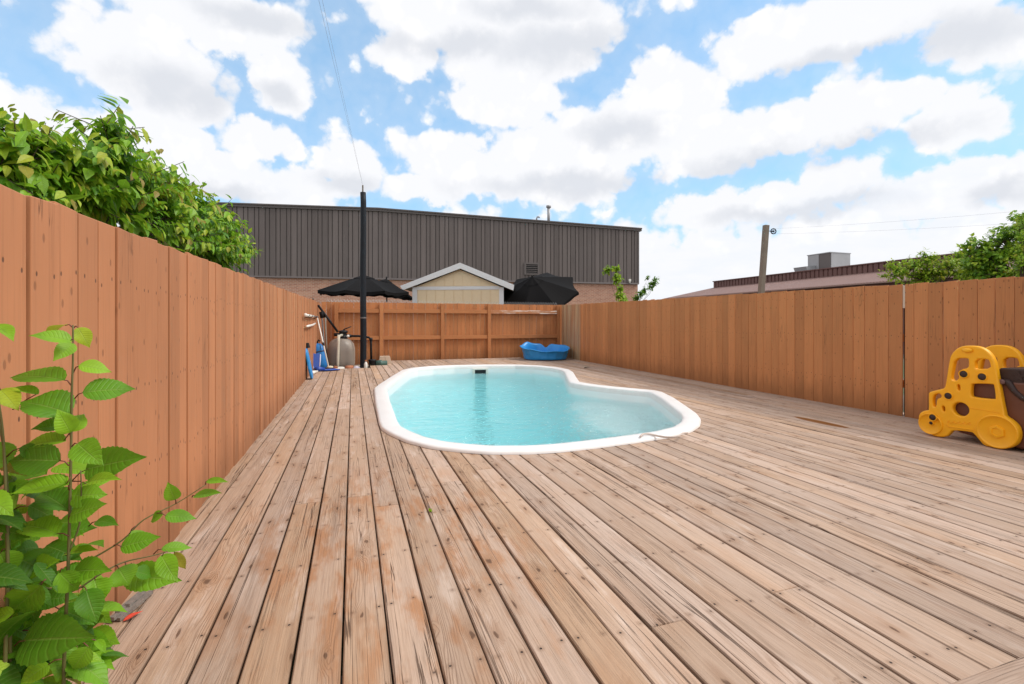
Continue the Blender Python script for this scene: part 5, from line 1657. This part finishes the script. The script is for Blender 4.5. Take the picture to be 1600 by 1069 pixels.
# ------------------------------------------------------------------ trees
def crown_tree(name, label, cat, blobs, ncl, leafL, lam, trunk_xy, seed, hue0, hue1, per=8, twig=.16, droop=.55, zg=-.4, trunk_r=.05, group=None, size_w=.30, bmin=.35):
    rr = random.Random(seed)
    cen = sum((Vector(b[0]) for b in blobs), Vector()) / len(blobs)
    t_ = thing(name, label, cat, (trunk_xy[0], trunk_xy[1], zg), group)
    fo = MB(); br = MB()
    fork = Vector((trunk_xy[0], trunk_xy[1], max(zg + .5, min(b[0][2] for b in blobs) - .25)))
    br.tube([(trunk_xy[0], trunk_xy[1], zg), (trunk_xy[0] + .03, trunk_xy[1] - .02, (zg + fork.z) / 2), fork], [trunk_r * 1.25, trunk_r, trunk_r * .85], 10)
    for c, r in blobs:
        c = Vector(c)
        mid = fork.lerp(c, .5) + Vector((rr.uniform(-.1, .1), rr.uniform(-.1, .1), rr.uniform(0, .15)))
        br.tube([fork, mid, c], [trunk_r * .5, trunk_r * .32, trunk_r * .15], 6)
        k = max(3, int(ncl * r * r))
        for _ in range(k):
            d = Vector((rr.gauss(0, 1), rr.gauss(0, 1), rr.gauss(0, 1) + .25)).normalized()
            rad = r * (bmin + (1 - bmin) * rr.random() ** .55) * rr.uniform(.85, 1.12)
            p0_ = c + d * (rad - twig * .6)
            out = (d + Vector((rr.uniform(-.5, .5), rr.uniform(-.5, .5), rr.uniform(-.15, .55)))).normalized()
            p1_ = p0_ + out * twig * rr.uniform(.7, 1.3)
            if rr.random() < .5:
                br.tube([c.lerp(p0_, .3), p0_, p1_], [.006, .004, .002], 4, caps=False)
            tone = rr.gauss(0, .10)
            young = max(0.0, (rad / r - .75)) * 1.0 * (rr.random() < .45)
            for q in range(per):
                s = (q + .5) / per
                b_ = p0_.lerp(p1_, s)
                sd = out.cross(Vector((rr.uniform(-1, 1), rr.uniform(-1, 1), rr.uniform(-.4, 1)))).normalized()
                dirl = (out * .5 + sd * .75 + Vector((0, 0, -droop * rr.uniform(.4, 1.5)))).normalized()
                L = leafL * rr.uniform(.65, 1.15) * (1 - .3 * s * (young > 0))
                upv = (Vector((0, 0, 1)) + d * .6 + Vector((rr.uniform(-.4, .4), rr.uniform(-.4, .4), 0))).normalized()
                hu = hue0 + (hue1 - hue0) * (rr.random() * .6 + s * .35) + tone + young * s * .9
                add_leaf(fo, b_, b_ + dirl * L, upv, L * size_w * rr.uniform(.8, 1.15), min(.98, max(0.02, hu)), rr.uniform(.15, .5), rr.uniform(.05, .3), 4, 0, 1, rr.random())
    fo.build('crown', lam, t_)
    br.build('trunk', BARK, t_, smooth=True)
    return t_
def B(px, py, t, r):
    return (tuple(at(px, py, t)), r)
left = []
for (px, py, t, r) in ((-30, 255, 2.45, .22), (20, 250, 2.6, .22), (70, 250, 2.75, .22), (130, 255, 3.0, .22), (180, 252, 3.25, .23), (215, 280, 3.6, .24), (255, 300, 4.0, .26), (295, 330, 4.7, .28), (330, 350, 5.3, .28), (352, 372, 5.9, .28), (362, 395, 6.3, .26),
                       (0, 300, 2.5, .24), (60, 305, 2.75, .25), (120, 310, 2.95, .26), (175, 322, 3.3, .28), (225, 345, 3.8, .30), (270, 365, 4.4, .32), (315, 390, 5.1, .33), (340, 400, 5.7, .28),
                       (40, 265, 3.3, .30), (110, 265, 3.6, .30), (190, 285, 4.2, .32), (250, 320, 5.0, .36), (310, 365, 6.2, .36), (20, 205, 2.6, .09), (170, 205, 3.2, .12)):
    left.append(B(px, py, t, r))
crown_tree('cherry_tree', 'dense leafy cherry tree leaning over the top of the left fence', 'tree', left, 560, .108, LEAFT, (-1.9, 4.2), 21, .16, 1.0, per=10, twig=.24, droop=1.0, bmin=.25, size_w=.25)
right = [B(1525, 388, 8.3, .2), B(1535, 412, 8.3, .28), B(1518, 415, 8.3, .18), B(1610, 372, 8.0, .42), B(1572, 385, 8.2, .34), B(1550, 405, 8.2, .30), B(1600, 420, 8.0, .45), B(1535, 390, 8.4, .14), B(1530, 425, 8.3, .22), B(1640, 395, 8.4, .5), B(1590, 350, 8.3, .2), B(1560, 435, 8.1, .3)]
crown_tree('leafy_tree', 'dense dark green tree beyond the right fence at the right edge', 'tree', right, 620, .08, LEAFR, tuple(at(1605, 440, 8.2))[:2], 5, .15, .92, per=9, twig=.14, droop=.3, size_w=.34)
rv = [B(1598, 420, 6.3, .12), B(1597, 398, 6.3, .11), B(1600, 376, 6.3, .11), B(1599, 355, 6.3, .10), B(1601, 340, 6.3, .08)]
crown_tree('climbing_vine', 'narrow light green vine column at the right edge in front of the dark tree', 'vine', rv, 1500, .055, LEAFR, (at(1600, 430, 6.3).x, at(1600, 430, 6.3).y), 8, .45, .78, per=7, twig=.08, droop=.4, trunk_r=.02)
small = [B(1398, 428, 10.5, .22), B(1425, 420, 10.5, .24), B(1452, 408, 10.3, .15), B(1456, 430, 10.3, .24), B(1484, 420, 10.2, .26), B(1502, 404, 10.2, .15), B(1512, 428, 10.0, .22), B(1440, 435, 10.4, .2), B(1390, 418, 10.6, .08), B(1445, 398, 10.3, .08)]
crown_tree('feathery_tree', 'small bright green feathery tree in front of the brown roof on the right', 'tree', small, 1100, .085, LEAFR, tuple(at(1467, 440, 10.3))[:2], 15, .5, .98, per=9, twig=.17, droop=.25, size_w=.22, trunk_r=.03)
s1 = [B(950, 424, 15, .11), B(961, 420, 15, .09), B(964, 436, 15, .14), B(969, 452, 15, .08), B(968, 463, 15, .10), B(975, 472, 15, .12)]
crown_tree('slender_sapling', 'slender yellow green sapling against the warehouse corner beyond the fence', 'sapling', s1, 1500, .11, LEAFR, tuple(at(969, 480, 15))[:2], 31, .45, .85, per=7, twig=.16, droop=.3, trunk_r=.015)
s2 = [B(1012, 436, 14.5, .05), B(1016, 446, 14.5, .09), B(1025, 438, 14.5, .08), B(1008, 453, 14.5, .08), B(1001, 461, 14.5, .09), B(995, 468, 14.5, .1), B(1022, 444, 14.5, .07)]
crown_tree('slender_sapling', 'sparse dark leaved sapling against the sky right of the warehouse corner', 'sapling', s2, 1700, .09, LEAFR, tuple(at(996, 480, 14.5))[:2], 33, .0, .42, per=6, twig=.13, droop=.2, trunk_r=.013)
